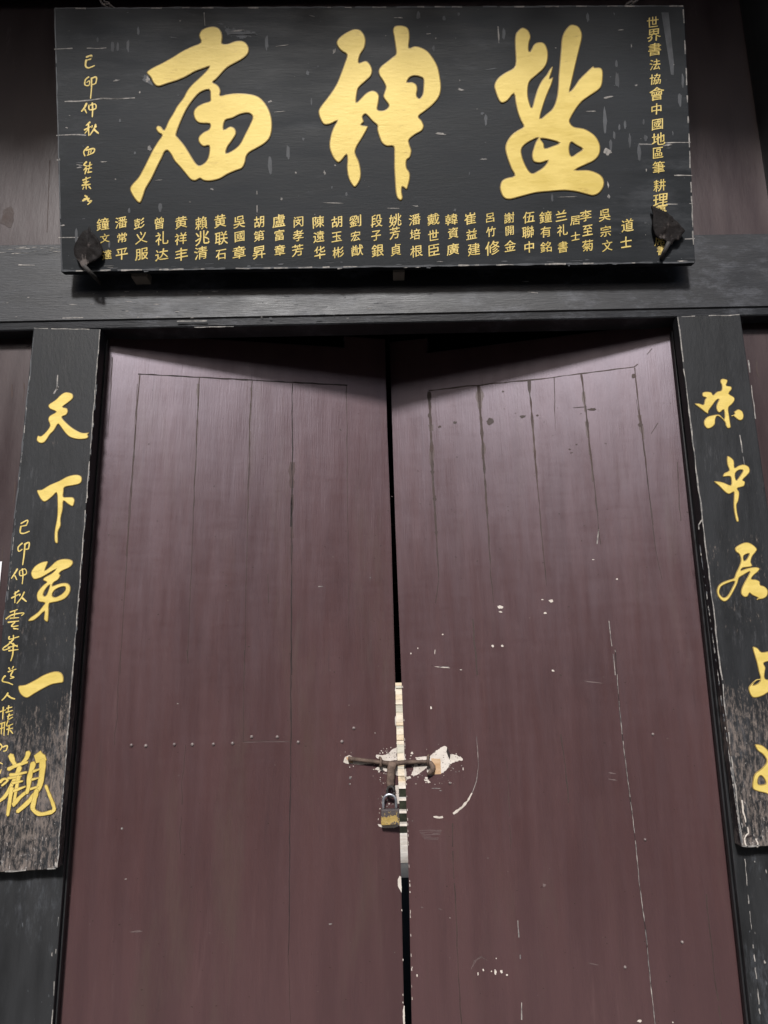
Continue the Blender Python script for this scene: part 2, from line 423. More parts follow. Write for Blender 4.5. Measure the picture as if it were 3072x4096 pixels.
def line(mb, plane, crop, pts, w0, mat, wob=0.0, lift=0.0005, gaps=0.0, w1=None, var=0.5, step=0.012):
    """an irregular line (crack, seam, scratch) of width w0..w1 metres"""
    P = [Vector(plane.uv(*crop(x, y))) for x, y in pts]
    Q = []
    for a, b in zip(P, P[1:]):
        m_ = max(1, int((b - a).length / step))
        Q += [a.lerp(b, s_ / m_) for s_ in range(m_)]
    Q.append(P[-1])
    seed = random.uniform(0, 99); n = len(Q)
    L_ = []; R_ = []; keep = []
    for i, q in enumerate(Q):
        t = (Q[min(i + 1, n - 1)] - Q[max(i - 1, 0)]).normalized(); nn = Vector((-t.y, t.x))
        ww = (w0 + ((w1 if w1 is not None else w0) - w0) * i / max(1, n - 1)) * 0.5
        ww *= max(0.15, 1 + var * 1.6 * pnoise(Vector((i * 0.37, seed, 0))))
        q = q + nn * wob * pnoise(Vector((i * 0.25, seed, 7)))
        L_.append(q + nn * ww); R_.append(q - nn * ww)
        keep.append(pnoise(Vector((i * 0.22, seed, 21))) * 0.5 + 0.5 >= gaps)
    for i in range(n - 1):
        if keep[i]:
            mb.poly([plane.p(*L_[i], lift), plane.p(*R_[i], lift), plane.p(*R_[i + 1], lift), plane.p(*L_[i + 1], lift)], mat)

ID = Crop(0, 0, 1)
D = Crop(0, 0, 3072 / 1659.0)

# ------------------------------------------------------------------ ground
GZ = -1.5
mb = MB()
mb.poly([(-60, -60, GZ), (60, -60, GZ), (60, 60, GZ), (-60, 60, GZ)])
tag(mb.build('ground', M['paving']), kind='structure')
mb = MB(); mb.box((-8, -6.0, GZ + 0.004), (8, 2.6, 0.0), 0.02)
tag(mb.build('platform', M['paving']), kind='structure')
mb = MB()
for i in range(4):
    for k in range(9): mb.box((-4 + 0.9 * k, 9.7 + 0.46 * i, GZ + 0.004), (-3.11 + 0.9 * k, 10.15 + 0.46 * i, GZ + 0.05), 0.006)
tag(mb.build('sunlit_paving', M['tread']), kind='structure')  # court paving coloured pale only on the stretch that lies in sun

# ------------------------------------------------------------------ building across the narrow court: it closes off the low sky
opp = thing('opposite_building', 'dark tiled building across the court, facing the temple gate', 'building', (0, -9.0, GZ))
mb = MB(); mb.box((-14, -13, GZ + 0.002), (14, -9.0, 4.4)); mb.build('wall', M['oppwall'], opp)
mb = MB(); mb.hexa([(-15, -8.2, 4.3), (15, -8.2, 4.3), (15, -11.0, 6.9), (-15, -11.0, 6.9), (-15, -8.2, 4.2), (15, -8.2, 4.2), (15, -11.0, 6.75), (-15, -11.0, 6.75)])
mb.hexa([(-15, -13.8, 4.3), (15, -13.8, 4.3), (15, -11.0, 6.9), (-15, -11.0, 6.9), (-15, -13.8, 4.2), (15, -13.8, 4.2), (15, -11.0, 6.75), (-15, -11.0, 6.75)])
mb.build('roof', M['tile'], opp)

# ------------------------------------------------------------------ temple building: everything that is fixed
PB = wallplane(0.0)          # face of the lintel and of the posts
PW = wallplane(0.07)         # recessed maroon boards beside the posts
PU = wallplane(0.075)        # recessed maroon boards above the lintel
temple = thing('temple_building', 'temple gateway front with black painted beam and posts and maroon wall boards', 'building', (0, 0, 0))

def span(plane, a, b, xs=(-2.7, 2.7)):
    """heights at x = xs of the straight line through two photo points on an upright plane"""
    pa, pb = plane.hit(*a), plane.hit(*b)
    k = (pb.z - pa.z) / (pb.x - pa.x)
    return [pa.z + k * (x - pa.x) for x in xs]

zb = span(PB, (0, 1318), (3072, 1255)); zc = span(PB, (0, 1289), (3072, 1227)); zt = span(PB, (0, 1026), (3072, 978))
XL, XR = -2.7, 2.7
mb = MB()
LD = 0.100                    # lintel depth
# main face with a sloping lower lip
prof = lambda i: [(-0.0, zt[i]), (0.0, zc[i] + 0.004), (0.006, zc[i]), (0.010, zb[i] + 0.004), (0.014, zb[i]), (LD, zb[i]), (LD, zt[i])]
vs = []
for i, x in ((0, XL), (1, XR)): vs += [(x, y, z) for y, z in prof(i)]
n = 7
mb.add(vs, [[k, (k + 1) % n, n + (k + 1) % n, n + k] for k in range(n)] + [list(range(n))[::-1], list(range(n, 2 * n))])
B1 = Crop(0, 950, 1536 / 1659); B2 = Crop(1536, 950, 1536 / 1659)
for c, pts, w_ in ((B1, [(765, 362), (895, 360)], 0.004), (B1, [(360, 347), (240, 349)], 0.003), (B2, [(595, 190), (640, 190)], .003), (B2, [(620, 235), (665, 240)], .003),
                   (B1, [(1010, 385), (840, 388)], .003), (B1, [(80, 118), (150, 120)], .004), (B1, [(300, 290), (350, 292)], .003)):
    line(mb, PB, c, pts, w_, 1, 0.002, gaps=0.35, lift=0.0005)
for i in range(70):
    x = random.uniform(0, 1700); y = random.uniform(230, 350)
    blob(mb, PB, *B1(x, y), random.uniform(3, 14), random.uniform(0.8, 1.8), random.choice((1, 2, 2)), 0.02, 8)
mb.build('lintel', [M['beam'], M['scratch'], M['smear']], temple)

# moulding strip on top of the lintel
PM = wallplane(0.03)
z0 = span(PM, (0, 1026), (3072, 978)); z1 = span(PM, (0, 980), (3072, 934))
mb = MB()
mb.hexa([(XL, 0.03, zt[0] - 0.02), (XR, 0.03, zt[1] - 0.02), (XR, 0.03, z1[1]), (XL, 0.03, z1[0]), (XL, 0.12, zt[0] - 0.02), (XR, 0.12, zt[1] - 0.02), (XR, 0.12, z1[1]), (XL, 0.12, z1[0])], 0.004)
for i in range(45):
    blob(mb, PM, random.uniform(0, 240), random.uniform(985, 1020), random.uniform(5, 22), random.uniform(0.8, 2), random.choice((1, 2)), 0, 8)
mb.build('moulding', [M['beam'], M['scratch'], M['smear']], temple)

# maroon boards above the lintel, with the cross beam over them
ztop = 4.42
mb = MB(); mb.box((XL, 0.075, z1[1] - 0.2), (XR, 0.115, ztop), 0.0)
line(mb, PU, ID, [(188, 930), (200, 640)], 0.003, 1, 0.001, gaps=0.3)
blob(mb, PU, 32, 870, 26, 44, 1, 0.1, 16, 0.3)
mb.build('wall_board', [M['panel'], M['seam']], temple)
mb = MB(); mb.box((XL, -0.03, 4.16), (XR, 0.07, 4.44), 0.008)
mb.build('cross_beam', M['dark'], temple)

# posts either side of the door
PFY = 0.042
PF = wallplane(PFY)
def xat(plane, a): return plane.hit(*a).x
PFb = wallplane(-0.004)
xl_top, xl_bot = xat(PFb, (402, 1316)), xat(PFb, (225, 3476))
xr_top, xr_bot = xat(PFb, (2708, 1264)), xat(PFb, (2967, 3376))
xl = (xl_top + xl_bot) / 2; xr = (xr_top + xr_bot) / 2
def post(x0, x1, inner):
    mb = MB()
    zz = min(zb) if inner == 'r' else min(zb)
    mb.hexa([(x0, PFY, 0), (x1, PFY, 0), (x1, PFY, zz + 0.02), (x0, PFY, zz + 0.02), (x0, 0.078, 0), (x1, 0.078, 0), (x1, 0.078, zz + 0.02), (x0, 0.078, zz + 0.02)], 0.003)
    return mb
POSTW = 0.205
mb = post(xl - POSTW, xl, 'l')
for i in range(7):
    blob(mb, PF, random.uniform(0, 235), random.uniform(3520, 4090), random.uniform(1.2, 3), random.uniform(2, 9), random.choice((1, 2, 2)), 0.05, 10, 0.6)
line(mb, PF, ID, [(240, 3560), (207, 4096)], 0.0025, 1, 0.002, gaps=0.55)
mb.build('door_post', [M['post'], M['scratch'], M['smear']], temple)
mb = post(xr, xr + POSTW, 'r')
for i in range(10):
    blob(mb, PF, random.uniform(2990, 3070), random.uniform(3420, 4090), random.uniform(1.2, 3), random.uniform(2, 9), random.choice((1, 2, 2)), 0.05, 10, 0.6)
line(mb, PF, ID, [(2975, 3400), (3008, 3740)], 0.0022, 1, 0.002, gaps=0.52, step=0.005)
line(mb, PF, ID, [(3008, 3740), (3044, 4096)], 0.003, 1, 0.002, gaps=0.5, step=0.005)
mb.build('door_post', [M['post'], M['scratch'], M['smear']], temple)
# thin stop strips along the inside of each post
for x0, x1 in ((xl + 0.0005, xl + 0.006), (xr - 0.006, xr - 0.0005)):
    mb = MB(); mb.box((x0, 0.058, 0.0), (x1, 0.074, min(zb) - 0.001), 0.001)
    mb.build('door_stop', M['dark'], temple)

# maroon boards outside the posts
mb = MB(); mb.box((XL, 0.07, 0), (xl - POSTW + 0.02, 0.11, max(zb) + 0.01), 0.0)
for i in range(16):
    x = random.uniform(0, 130); y = random.uniform(1400, 2300)
    line(mb, PW, ID, [(x, y), (x - 6, y + random.uniform(30, 120))], 0.004, random.choice((1, 2)), 0.006, gaps=0.4)
mb.build('wall_board', [M['panel'], M['seam'], M['seam']], temple)
mb = MB(); mb.box((xr + POSTW - 0.02, 0.07, 0), (XR, 0.11, max(zb) + 0.01), 0.0)
for i in range(8):
    x = random.uniform(2975, 3072); y = random.uniform(1400, 2000)
    line(mb, PW, ID, [(x, y), (x + 6, y + random.uniform(30, 120))], 0.004, 1, 0.006, gaps=0.4)
mb.build('wall_board', [M['panel'], M['seam'], M['seam']], temple)

# round side pillars, only the edge of the right one shows in the top corner
xp = PB.hit(3040, 250).x
for sgn, nm in ((1, 'pillar'), (-1, 'pillar')):
    mb = MB()
    cx = sgn * (abs(xp) + 0.17) if sgn > 0 else -(abs(xp) + 0.30)
    mb.tube([(cx, 0.09, 0), (cx, 0.09, 2.0), (cx, 0.09, 4.6)], [0.175, 0.172, 0.168], 40)
    mb.build(nm, M['dark'], temple)

# roof over the gate: eave in front, roof behind to the inner courtyard
mb = MB()
EY, EZ = -1.78, 4.86
RY, RZ, BY, BZ = 0.4, 5.30, 1.9, 4.7
mb.hexa([(-5, EY, EZ), (5, EY, EZ), (5, RY, RZ), (-5, RY, RZ), (-5, EY, EZ + 0.12), (5, EY, EZ + 0.12), (5, RY, RZ + .14), (-5, RY, RZ + .14)], 0.0)
mb.hexa([(-5, BY, BZ), (5, BY, BZ), (5, RY, RZ), (-5, RY, RZ), (-5, BY, BZ + .12), (5, BY, BZ + .12), (5, RY, RZ + .14), (-5, RY, RZ + .14)], 0.0)
mb.build('roof', M['tile'], temple)
mb = MB()
for k in range(21): mb.box((-4.0 + 0.4 * k - 0.04, EY + 0.05, EZ - 0.10), (-4.0 + 0.4 * k + 0.04, 0.0, EZ - 0.02), 0.0)
mb.build('rafter', M['dark'], temple)['kind'] = 'stuff'
mb = MB()
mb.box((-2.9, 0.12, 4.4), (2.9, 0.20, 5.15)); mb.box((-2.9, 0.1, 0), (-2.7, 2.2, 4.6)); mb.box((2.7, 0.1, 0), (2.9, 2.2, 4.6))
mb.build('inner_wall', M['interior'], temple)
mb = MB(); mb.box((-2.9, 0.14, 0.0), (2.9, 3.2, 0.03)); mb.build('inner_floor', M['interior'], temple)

# ------------------------------------------------------------------ door leaves, ajar inwards
ANG_L, ANG_R = 10.5, 12.0
HY = 0.078
PL = Plane((xl - 0.03, HY, 0), (math.sin(R(ANG_L)), -math.cos(R(ANG_L)), 0))
PR = Plane((xr + 0.03, HY, 0), (-math.sin(R(ANG_R)), -math.cos(R(ANG_R)), 0))
LT = Crop(400, 1250, 1200 / 1659); RT = Crop(1500, 1250, 1300 / 1659)

def door_leaf(plane, hinge_u, free_pts, top_pts, block, sgn):
    """slab in the plane's own u, v; free edge and top follow the photo"""
    mb = MB()
    top = [Vector(plane.uv(*q)) for q in top_pts]
    k = (top[1].y - top[0].y) / (top[1].x - top[0].x)
    ztop = lambda u: top[0].y + k * (u - top[0].x)
    fr = [Vector(plane.uv(*q)) for q in free_pts]
    T = 0.045
    # outline: hinge bottom -> free edge up -> raised block -> top back to the hinge
    low = fr[-1]; up = fr[0]
    kk = (low.x - fr[-2].x) / (low.y - fr[-2].y)
    out = [(hinge_u, 0.06), (low.x + kk * (0.06 - low.y), 0.06)] + [(q.x, q.y) for q in fr[::-1][:-1]]
    bu0, bz = plane.uv(*block)
    out += [(up.x, bz), (bu0, bz), (bu0, ztop(bu0)), (hinge_u, ztop(hinge_u))]
    m_ = len(out)
    # bow the free edge a few millimetres like old boards do
    fv = [plane.p(u, v, 0) for u, v in out]; bv = [plane.p(u, v, -T) for u, v in out]
    fs = [list(range(m_)), list(range(m_, 2 * m_))[::-1]] + [[i, m_ + i, m_ + (i + 1) % m_, (i + 1) % m_] for i in range(m_)]
    if sgn < 0: fs = [f[::-1] for f in fs]
    bm = bmesh.new(); bv_ = [bm.verts.new(q) for q in fv + bv]
    for f in fs: bm.faces.new([bv_[i] for i in f])
    bmesh.ops.recalc_face_normals(bm, faces=bm.faces)
    eds = [e for e in bm.edges if all(v.index < 0 or True for v in e.verts) and abs((e.verts[0].co - plane.o).dot(plane.n)) < 1e-4 and abs((e.verts[1].co - plane.o).dot(plane.n)) < 1e-4]
    bmesh.ops.bevel(bm, geom=eds, offset=0.004, segments=2, affect='EDGES')
    mb.bm(bm)
    return mb, fr

doorL = thing('door_leaf', 'left maroon plank door leaf with row of nails and the padlocked bolt end', 'door', (xl - 0.03, HY, 0), 'pair of maroon gate doors')
doorR = thing('door_leaf', 'right maroon plank door leaf with curved pale scrape and long vertical crack', 'door', (xr + 0.03, HY, 0), 'pair of maroon gate doors')
DM = [M['door'], M['crack'], M['seam'], M['chip'], M['scratch'], M['rawwood'], M['dusty'], M['stain']]

mbL, frL = door_leaf(PL, 0.0, [(1541, 1353), (1549, 1707), (1565, 2114), (1583, 2770), (1588, 2973), (1597, 3190), (1606, 3550), (1618, 4096)],
                     [LT(800, 155), LT(1350, 190)], LT(1350, 128), 1)
DA = Crop(300, 1300, 1300 / 1659)
# plank seams of the left leaf
line(mbL, PL, DA, [(322, 250), (1390, 308)], 0.0042, 1, 0.002, w1=0.005)
line(mbL, PL, DA, [(330, 255), (318, 400), (290, 830), (265, 1180), (245, 1500), (228, 1787)], 0.0042, 2, 0.002, w1=0.0015)
line(mbL, PL, DA, [(318, 300), (300, 640), (278, 900), (262, 1180)], 0.0018, 2, 0.002)
line(mbL, PL, DA, [(635, 268), (625, 480), (605, 950), (588, 1400), (574, 1690)], 0.0038, 2, 0.002, w1=0.0015)
line(mbL, PL, DA, [(905, 285), (893, 480), (884, 900), (872, 1400), (866, 1787)], 0.0042, 2, 0.002, w1=0.0015)
line(mbL, PL, DA, [(1110, 298), (1110, 700), (1106, 1000), (1106, 1400), (1104, 1787)], 0.0035, 1, 0.003)
line(mbL, PL, DA, [(1108, 880), (1104, 1030)], 0.007, 1, 0.003)
line(mbL, PL, DA, [(1385, 310), (1390, 700), (1394, 1100), (1398, 1600)], 0.0028, 2, 0.002, w1=0.001)
line(mbL, PL, DA, [(190, 165), (180, 400), (168, 560)], 0.0035, 2, 0.002, w1=0.001)
line(mbL, PL, DA, [(985, 1270), (988, 1420)], 0.002, 2, 0.002)
DB = Crop(200, 2600, 1500 / 1659)
line(mbL, PL, DB, [(1066, 0), (1066, 400), (1060, 800), (1060, 1100), (1055, 1350)], 0.0032, 1, 0.003, w1=0.002)
line(mbL, PL, DB, [(1055, 1350), (1062, 1650)], 0.0012, 2, 0.003)
line(mbL, PL, DB, [(860, 0), (857, 250), (855, 405), (960, 402), (1064, 405)], 0.0016, 2, 0.001)
line(mbL, PL, DB, [(860, 408), (1060, 405)], 0.0012, 6, 0.001)
line(mbL, PL, DB, [(605, 0), (610, 60)], 0.0025, 2, 0.003)
line(mbL, PL, DB, [(310, 0), (295, 300), (285, 420)], 0.0012, 2, 0.003)
line(mbL, PL, DB, [(600, 420), (585, 560), (575, 900)], 0.0016, 2, 0.004, gaps=0.4)
for pts, w0 in (([(1108, 700), (1106, 1000), (1106, 1250)], 0.016), ([(630, 300), (622, 560)], 0.010), ([(900, 320), (890, 640)], 0.010)):
    line(mbL, PL, DA, pts, w0, 7, 0.004, w1=w0 * 0.3, gaps=0.42, lift=0.0003, var=0.9)
# pale knocks
for x, y, a, b in ((1190, 1337 - 1300 + 0, 0, 0),): pass
for x, y, rx, ry in ((1252, 1335, 12, 1.5), (1508, 1290, 3, 2)):
    blob(mbL, PL, *DA(x, y), rx, ry, 4, 0.03)
for x, y, rx, ry in ((565, 237, 3, 1.5), (318, 790, 5, 4), (335, 1013, 4, 1.5), (357, 1187, 2, 2), (1240, 1212, 7, 2), (88, 1087, 2, 2), (1525, 1338, 2, 2), (1438, 367, 2, 2),
                     (1328, 565, 4, 6), (1325, 593, 3, 3), (380, 1245, 22, 4)):
    blob(mbL, PL, *DB(x, y), rx, ry, 4 if rx < 15 else 6)
K = Crop(1350, 2600, 600 / 1659)
patch(mbL, PL, K, [(658, 1075), (620, 1090), (590, 1110), (560, 1150), (500, 1165), (430, 1155), (420, 1170), (440, 1200), (500, 1210), (520, 1225), (560, 1230), (655, 1215)], 3, jag=0.0012)
patch(mbL, PL, K, [(480, 1275), (420, 1305), (410, 1315), (450, 1330), (510, 1335), (550, 1345), (560, 1290), (520, 1275)], 3, jag=0.0012)
patch(mbL, PL, K, [(635, 1290), (665, 1280), (668, 1390), (640, 1380), (630, 1340)], 3, jag=0.001)
patch(mbL, PL, K, [(632, 1500), (675, 1490), (678, 1590), (650, 1580)], 3, jag=0.001)
patch(mbL, PL, K, [(440, 1920), (500, 1940), (600, 1935), (688, 1915), (688, 1945), (620, 1968), (520, 1968), (455, 1950)], 3, jag=0.001)
patch(mbL, PL, K, [(62, 1240), (85, 1180), (130, 1162), (170, 1185), (200, 1230), (390, 1255), (250, 1268), (150, 1258), (90, 1255)], 3, jag=0.0008)
patch(mbL, PL, K, [(95, 1190), (130, 1175), (165, 1200), (170, 1250), (130, 1250)], 5, 0.001, jag=0.0008)
patch(mbL, PL, K, [(640, 1590), (680, 1580), (682, 1700), (665, 1700)], 3, jag=0.001)
for cx_, cy_, sx_, sy_, n_ in ((560, 1160, 70, 60, 60), (500, 1320, 60, 60, 40), (560, 1600, 70, 180, 60), (130, 1220, 40, 60, 20)):
    for i in range(n_):
        blob(mbL, PL, *K(min(650, random.gauss(cx_, sx_)), random.gauss(cy_, sy_ * 0.7)), random.uniform(0.6, 2.6), random.uniform(0.6, 2.2), random.choice((3, 4, 6, 6)), 0, 7, 0.6)
for x, y, rx, ry in ((485, 1115, 5, 4), (500, 1135, 4, 6), (470, 1140, 5, 4), (590, 1078, 3, 4), (545, 1130, 4, 3), (400, 1320, 5, 4), (458, 1345, 8, 6), (135, 1295, 4, 3),
                     (175, 1285, 3, 5), (155, 1403, 3, 2), (140, 1480, 4, 3), (415, 917, 2, 2), (127, 610, 2, 3), (475, 1410, 3, 3), (490, 1690, 3, 3), (470, 1755, 4, 5), (450, 1870, 2, 8),
                     (640, 440, 3, 14), (642, 780, 5, 40), (655, 1030, 3, 6), (640, 590, 2, 2), (550, 1660, 5, 7), (570, 1700, 4, 5)):
    blob(mbL, PL, *K(x, y), rx * 0.5, ry * 0.5, 3)
K3 = Crop(1500, 3100, 300 / 666)
patch(mbL, PL, K3, [(218, 895), (232, 905), (236, 1000), (236, 1045), (215, 1010), (203, 985), (203, 925)], 3, jag=0.0006)
patch(mbL, PL, K3, [(255, 2045), (262, 2050), (266, 2212), (250, 2212), (246, 2100)], 3, jag=0.0006)
for y in (1200, 1640, 1950, 2020): blob(mbL, PL, *K3(248 if y > 1300 else 238, y), 1.5, 4, 3)
for i in range(110):
    blob(mbL, PL, random.uniform(330, 1590), random.uniform(1500, 4090), random.uniform(1.2, 4.5), random.uniform(0.8, 2.4), random.choice((7, 7, 6, 2, 2)), random.uniform(-.5, .5), 7, 0.5)
frag = mbL.build('plank_panel', DM, doorL)

mbR, frR = door_leaf(PR, 0.0, [(1557, 1369), (1567, 1666), (1581, 2114), (1604, 2688), (1614, 2953), (1622, 3145), (1635, 3550), (1646, 4096)],
                     [RT(270, 203), RT(1090, 100)], RT(265, 128), -1)
DC = Crop(1550, 1300, 1300 / 1659)
line(mbR, PR, DC, [(210, 335), (470, 306), (720, 282), (990, 248), (1260, 215), (1278, 200)], 0.0042, 2, 0.003)
line(mbR, PR, DC, [(212, 340), (220, 500), (228, 700), (238, 880), (250, 1080), (262, 1300), (245, 1420)], 0.011, 2, 0.002, w1=0.002, var=0.8)
for y, x in ((460, 216), (640, 224), (750, 230), (885, 240), (1060, 248)): blob(mbR, PR, *DC(x, y), 7, 9, 2)
line(mbR, PR, DC, [(464, 308), (480, 520), (495, 750), (515, 1050), (528, 1280), (542, 1420)], 0.011, 2, 0.002, w1=0.002, var=0.8)
line(mbR, PR, DC, [(722, 284), (742, 520), (765, 800), (785, 1050), (800, 1200), (812, 1330)], 0.008, 2, 0.002, w1=0.002, var=0.7)
line(mbR, PR, DC, [(850, 268), (857, 540)], 0.0032, 2, 0.002, w1=0.0012)
line(mbR, PR, DC, [(990, 250), (1010, 420), (1040, 680), (1065, 900), (1080, 1060), (1090, 1120)], 0.0075, 2, 0.002, w1=0.002, var=0.7)
line(mbR, PR, DC, [(1262, 218), (1280, 400), (1310, 620), (1340, 900), (1370, 1150), (1400, 1300)], 0.0052, 2, 0.002, w1=0.0012)
line(mbR, PR, DC, [(1270, 380), (1300, 560), (1325, 780), (1358, 1020)], 0.0016, 2, 0.002)
for x, y in ((1258, 260), (1290, 510)): blob(mbR, PR, *DC(x, y), 9, 9, 2)
line(mbR, PR, DC, [(1325, 150), (1350, 120)], 0.003, 2, 0.001)
line(mbR, PR, DC, [(1380, 500), (1345, 555)], 0.002, 2, 0.001, gaps=.3)
line(mbR, PR, DC, [(1480, 700), (1495, 1000)], 0.003, 2, 0.003, gaps=0.3)
for x, y, rx, ry in ((525, 490, 16, 13), (690, 467, 13, 6), (765, 462, 5, 4), (1045, 430, 18, 5), (985, 420, 26, 2), (267, 518, 6, 5), (345, 498, 8, 5), (590, 340, 5, 4), (965, 610, 4, 3), (930, 635, 5, 3), (940, 652, 8, 2)):
    blob(mbR, PR, *DC(x, y), rx, ry, 2)
line(mbR, PR, DC, [(1070, 1118), (1079, 1040)], 0.003, 4, 0.001)
for x, y, rx, ry in ((575, 1440, 12, 7), (578, 1465, 7, 3), (805, 1470, 6, 4), (835, 1408, 8, 6), (790, 1402, 5, 2), (1172, 1297, 4, 3), (537, 1638, 5, 5), (586, 1638, 5, 4), (120, 1677, 2, 3), (155, 1650, 2, 3),
                     (242, 1668, 1.5, 10), (282, 1580, 3, 3), (280, 1747, 30, 1.5), (375, 1760, 4, 1.5), (845, 1765, 5, 4), (1050, 1198, 4, 1.5)):
    blob(mbR, PR, *DC(x, y), rx, ry, 3, -0.1)
line(mbR, PR, DC, [(1130, 1510), (1140, 1600), (1155, 1700), (1163, 1787)], 0.0022, 4, 0.002, gaps=0.3)
line(mbR, PR, DC, [(435, 1500), (440, 1600), (460, 1787)], 0.004, 2, 0.003, gaps=0.3)
DE = Crop(1600, 2600, 1472 / 1659)
line(mbR, PR, DE, [(970, 0), (990, 270), (1010, 450), (1030, 610), (1050, 760)], 0.0014, 4, 0.0012, gaps=0.36, step=0.007, var=1.0)
line(mbR, PR, DE, [(1050, 760), (1062, 870), (1080, 1060), (1107, 1260), (1120, 1400), (1135, 1550), (1150, 1686)], 0.0016, 4, 0.0012, gaps=0.30, step=0.007, var=1.0)
line(mbR, PR, DE, [(970, 0), (990, 270), (1010, 450), (1030, 610), (1050, 760), (1062, 870), (1080, 1060), (1107, 1260), (1120, 1400), (1135, 1550), (1150, 1686)], 0.0026, 1, 0.0008, lift=0.0003)
line(mbR, PR, DE, [(512, 950), (530, 1200), (550, 1550), (548, 1686)], 0.003, 4, 0.003, gaps=0.55)
line(mbR, PR, DE, [(235, 780), (245, 1050), (265, 1450), (275, 1686)], 0.003, 2, 0.003, gaps=0.25)
line(mbR, PR, DE, [(725, 380), (745, 520), (760, 690)], 0.003, 2, 0.002, gaps=0.2)
line(mbR, PR, DE, [(955, 1400), (968, 1686)], 0.003, 4, 0.003, gaps=0.6)
line(mbR, PR, DE, [(1380, 1100), (1420, 1500), (1450, 1686)], 0.0025, 2, 0.003, gaps=0.4)
line(mbR, PR, DE, [(480, 480), (490, 640), (500, 900)], 0.0022, 2, 0.003, gaps=0.4)
for pts, w0 in (([(216, 400), (228, 700), (238, 880), (250, 1080)], 0.016), ([(466, 320), (480, 520), (495, 750), (515, 1050)], 0.018), ([(728, 400), (742, 520), (765, 800)], 0.012), ([(1000, 340), (1025, 560), (1050, 800)], 0.012), ([(1285, 460), (1310, 620), (1330, 800)], 0.012)):
    line(mbR, PR, DC, pts, w0, 7, 0.004, w1=w0 * 0.3, gaps=0.42, lift=0.0003, var=0.9)
for cx_, cy_, sx_, sy_, n_ in ((910, 1270, 90, 90, 60), (1180, 1230, 140, 110, 60), (1030, 1430, 90, 60, 26)):
    for i in range(n_):
        blob(mbR, PR, *K(random.gauss(cx_, sx_), random.gauss(cy_, sy_ * 0.7)), random.uniform(0.6, 2.6), random.uniform(0.6, 2.2), random.choice((3, 4, 6, 6)), 0, 7, 0.6)
# arc scraped by the swinging lock
line(mbR, PR, DE, [(345, 390), (354, 520), (345, 590), (325, 645)], 0.0014, 4, 0.001, gaps=0.2)
line(mbR, PR, DE, [(325, 645), (305, 680), (280, 708), (240, 738)], 0.004, 3, 0.001, w1=0.010, step=0.004)
line(mbR, PR, DE, [(240, 738), (205, 748), (175, 756), (145, 750)], 0.008, 3, 0.002, w1=0.006, gaps=0.45, step=0.004)
patch(mbR, PR, K, [(1190, 1058), (1215, 1080), (1240, 1150), (1300, 1155), (1360, 1180), (1390, 1215), (1300, 1235), (1240, 1270), (1200, 1330), (1145, 1370), (1010, 1385), (990, 1350), (1000, 1290), (1010, 1240), (1030, 1165), (1090, 1120), (1140, 1080)], 3, jag=0.0015)
patch(mbR, PR, K, [(1035, 1195), (1140, 1205), (1145, 1370), (1040, 1378), (1010, 1360), (1060, 1300)], 5, 0.001, jag=0.0008)
patch(mbR, PR, K, [(1215, 1075), (1250, 1160), (1240, 1215), (1205, 1130)], 1, 0.001, jag=0.0008)
patch(mbR, PR, K, [(862, 1190), (990, 1175), (995, 1215), (870, 1215)], 3, jag=0.0012)
patch(mbR, PR, K, [(850, 1260), (880, 1250), (900, 1290), (940, 1260), (985, 1250), (1000, 1290), (940, 1340), (890, 1375), (850, 1395), (815, 1385), (835, 1330)], 3, jag=0.0012)
patch(mbR, PR, K, [(760, 1400), (800, 1395), (815, 1415), (770, 1435)], 3, jag=0.0012)
patch(mbR, PR, K, [(728, 1090), (740, 1170), (752, 1215), (735, 1215)], 3, jag=0.0008)
patch(mbR, PR, K, [(736, 1260), (756, 1260), (760, 1400), (742, 1400)], 3, jag=0.0008)
for x, y, rx, ry in ((825, 1140, 7, 7), (830, 1290, 4, 4), (985, 1415, 10, 7), (985, 1440, 18, 6), (1010, 1460, 10, 6), (1390, 1315, 3, 8), (1345, 1340, 3, 3), (1095, 1530, 36, 2), (1140, 1555, 8, 2),
                     (810, 40, 3, 4), (1375, 218, 2, 2), (830, 1890, 3, 3), (1250, 1470, 8, 4), (1185, 188, 36, 3), (1035, 640, 6, 10)):
    blob(mbR, PR, *K(x, y), rx * 0.6, ry * 0.6, 3 if ry > 3.5 else 4)
for x, y, rx, ry in ((352, 1460, 3, 8), (376, 1442, 4, 6), (412, 1448, 4, 3), (430, 1452, 5, 13), (458, 1450, 6, 9), (482, 1465, 5, 5), (434, 1390, 3, 3), (77, 1467, 4, 6), (55, 1430, 2, 4), (225, 1207, 2, 2), (1080, 1672, 12, 6), (1230, 1678, 4, 4)):
    blob(mbR, PR, *DE(x, y), rx * 0.75, ry * 0.75, 3)
for x, y, rx, ry in ((350, 1405, 30, 22), (955, 555, 22, 6), (960, 585, 26, 6), (870, 145, 55, 6), (650, 1060, 10, 14), (120, 830, 50, 12), (100, 1160, 10, 6), (180, 1168, 14, 3), (870, 1415, 30, 5), (1272, 1317, 5, 5), (1015, 1430, 5, 3)):
    if (x, y) not in ((350, 1405), (120, 830)): blob(mbR, PR, *DE(x, y), rx * 0.7, ry * 0.4, 6, -0.15)
for k in range(7): line(mbR, PR, DE, [(85 + 4 * k, 815 + 6 * k), (190 - 3 * k, 812 + 7 * k)], 0.0014, 6, 0.002, gaps=0.4)
for k in range(5): line(mbR, PR, DE, [(320 + 8 * k, 1440 - 12 * k), (335 + 8 * k, 1400 - 5 * k), (370, 1385), (395, 1400)], 0.0014, 6, 0.003, gaps=0.35)
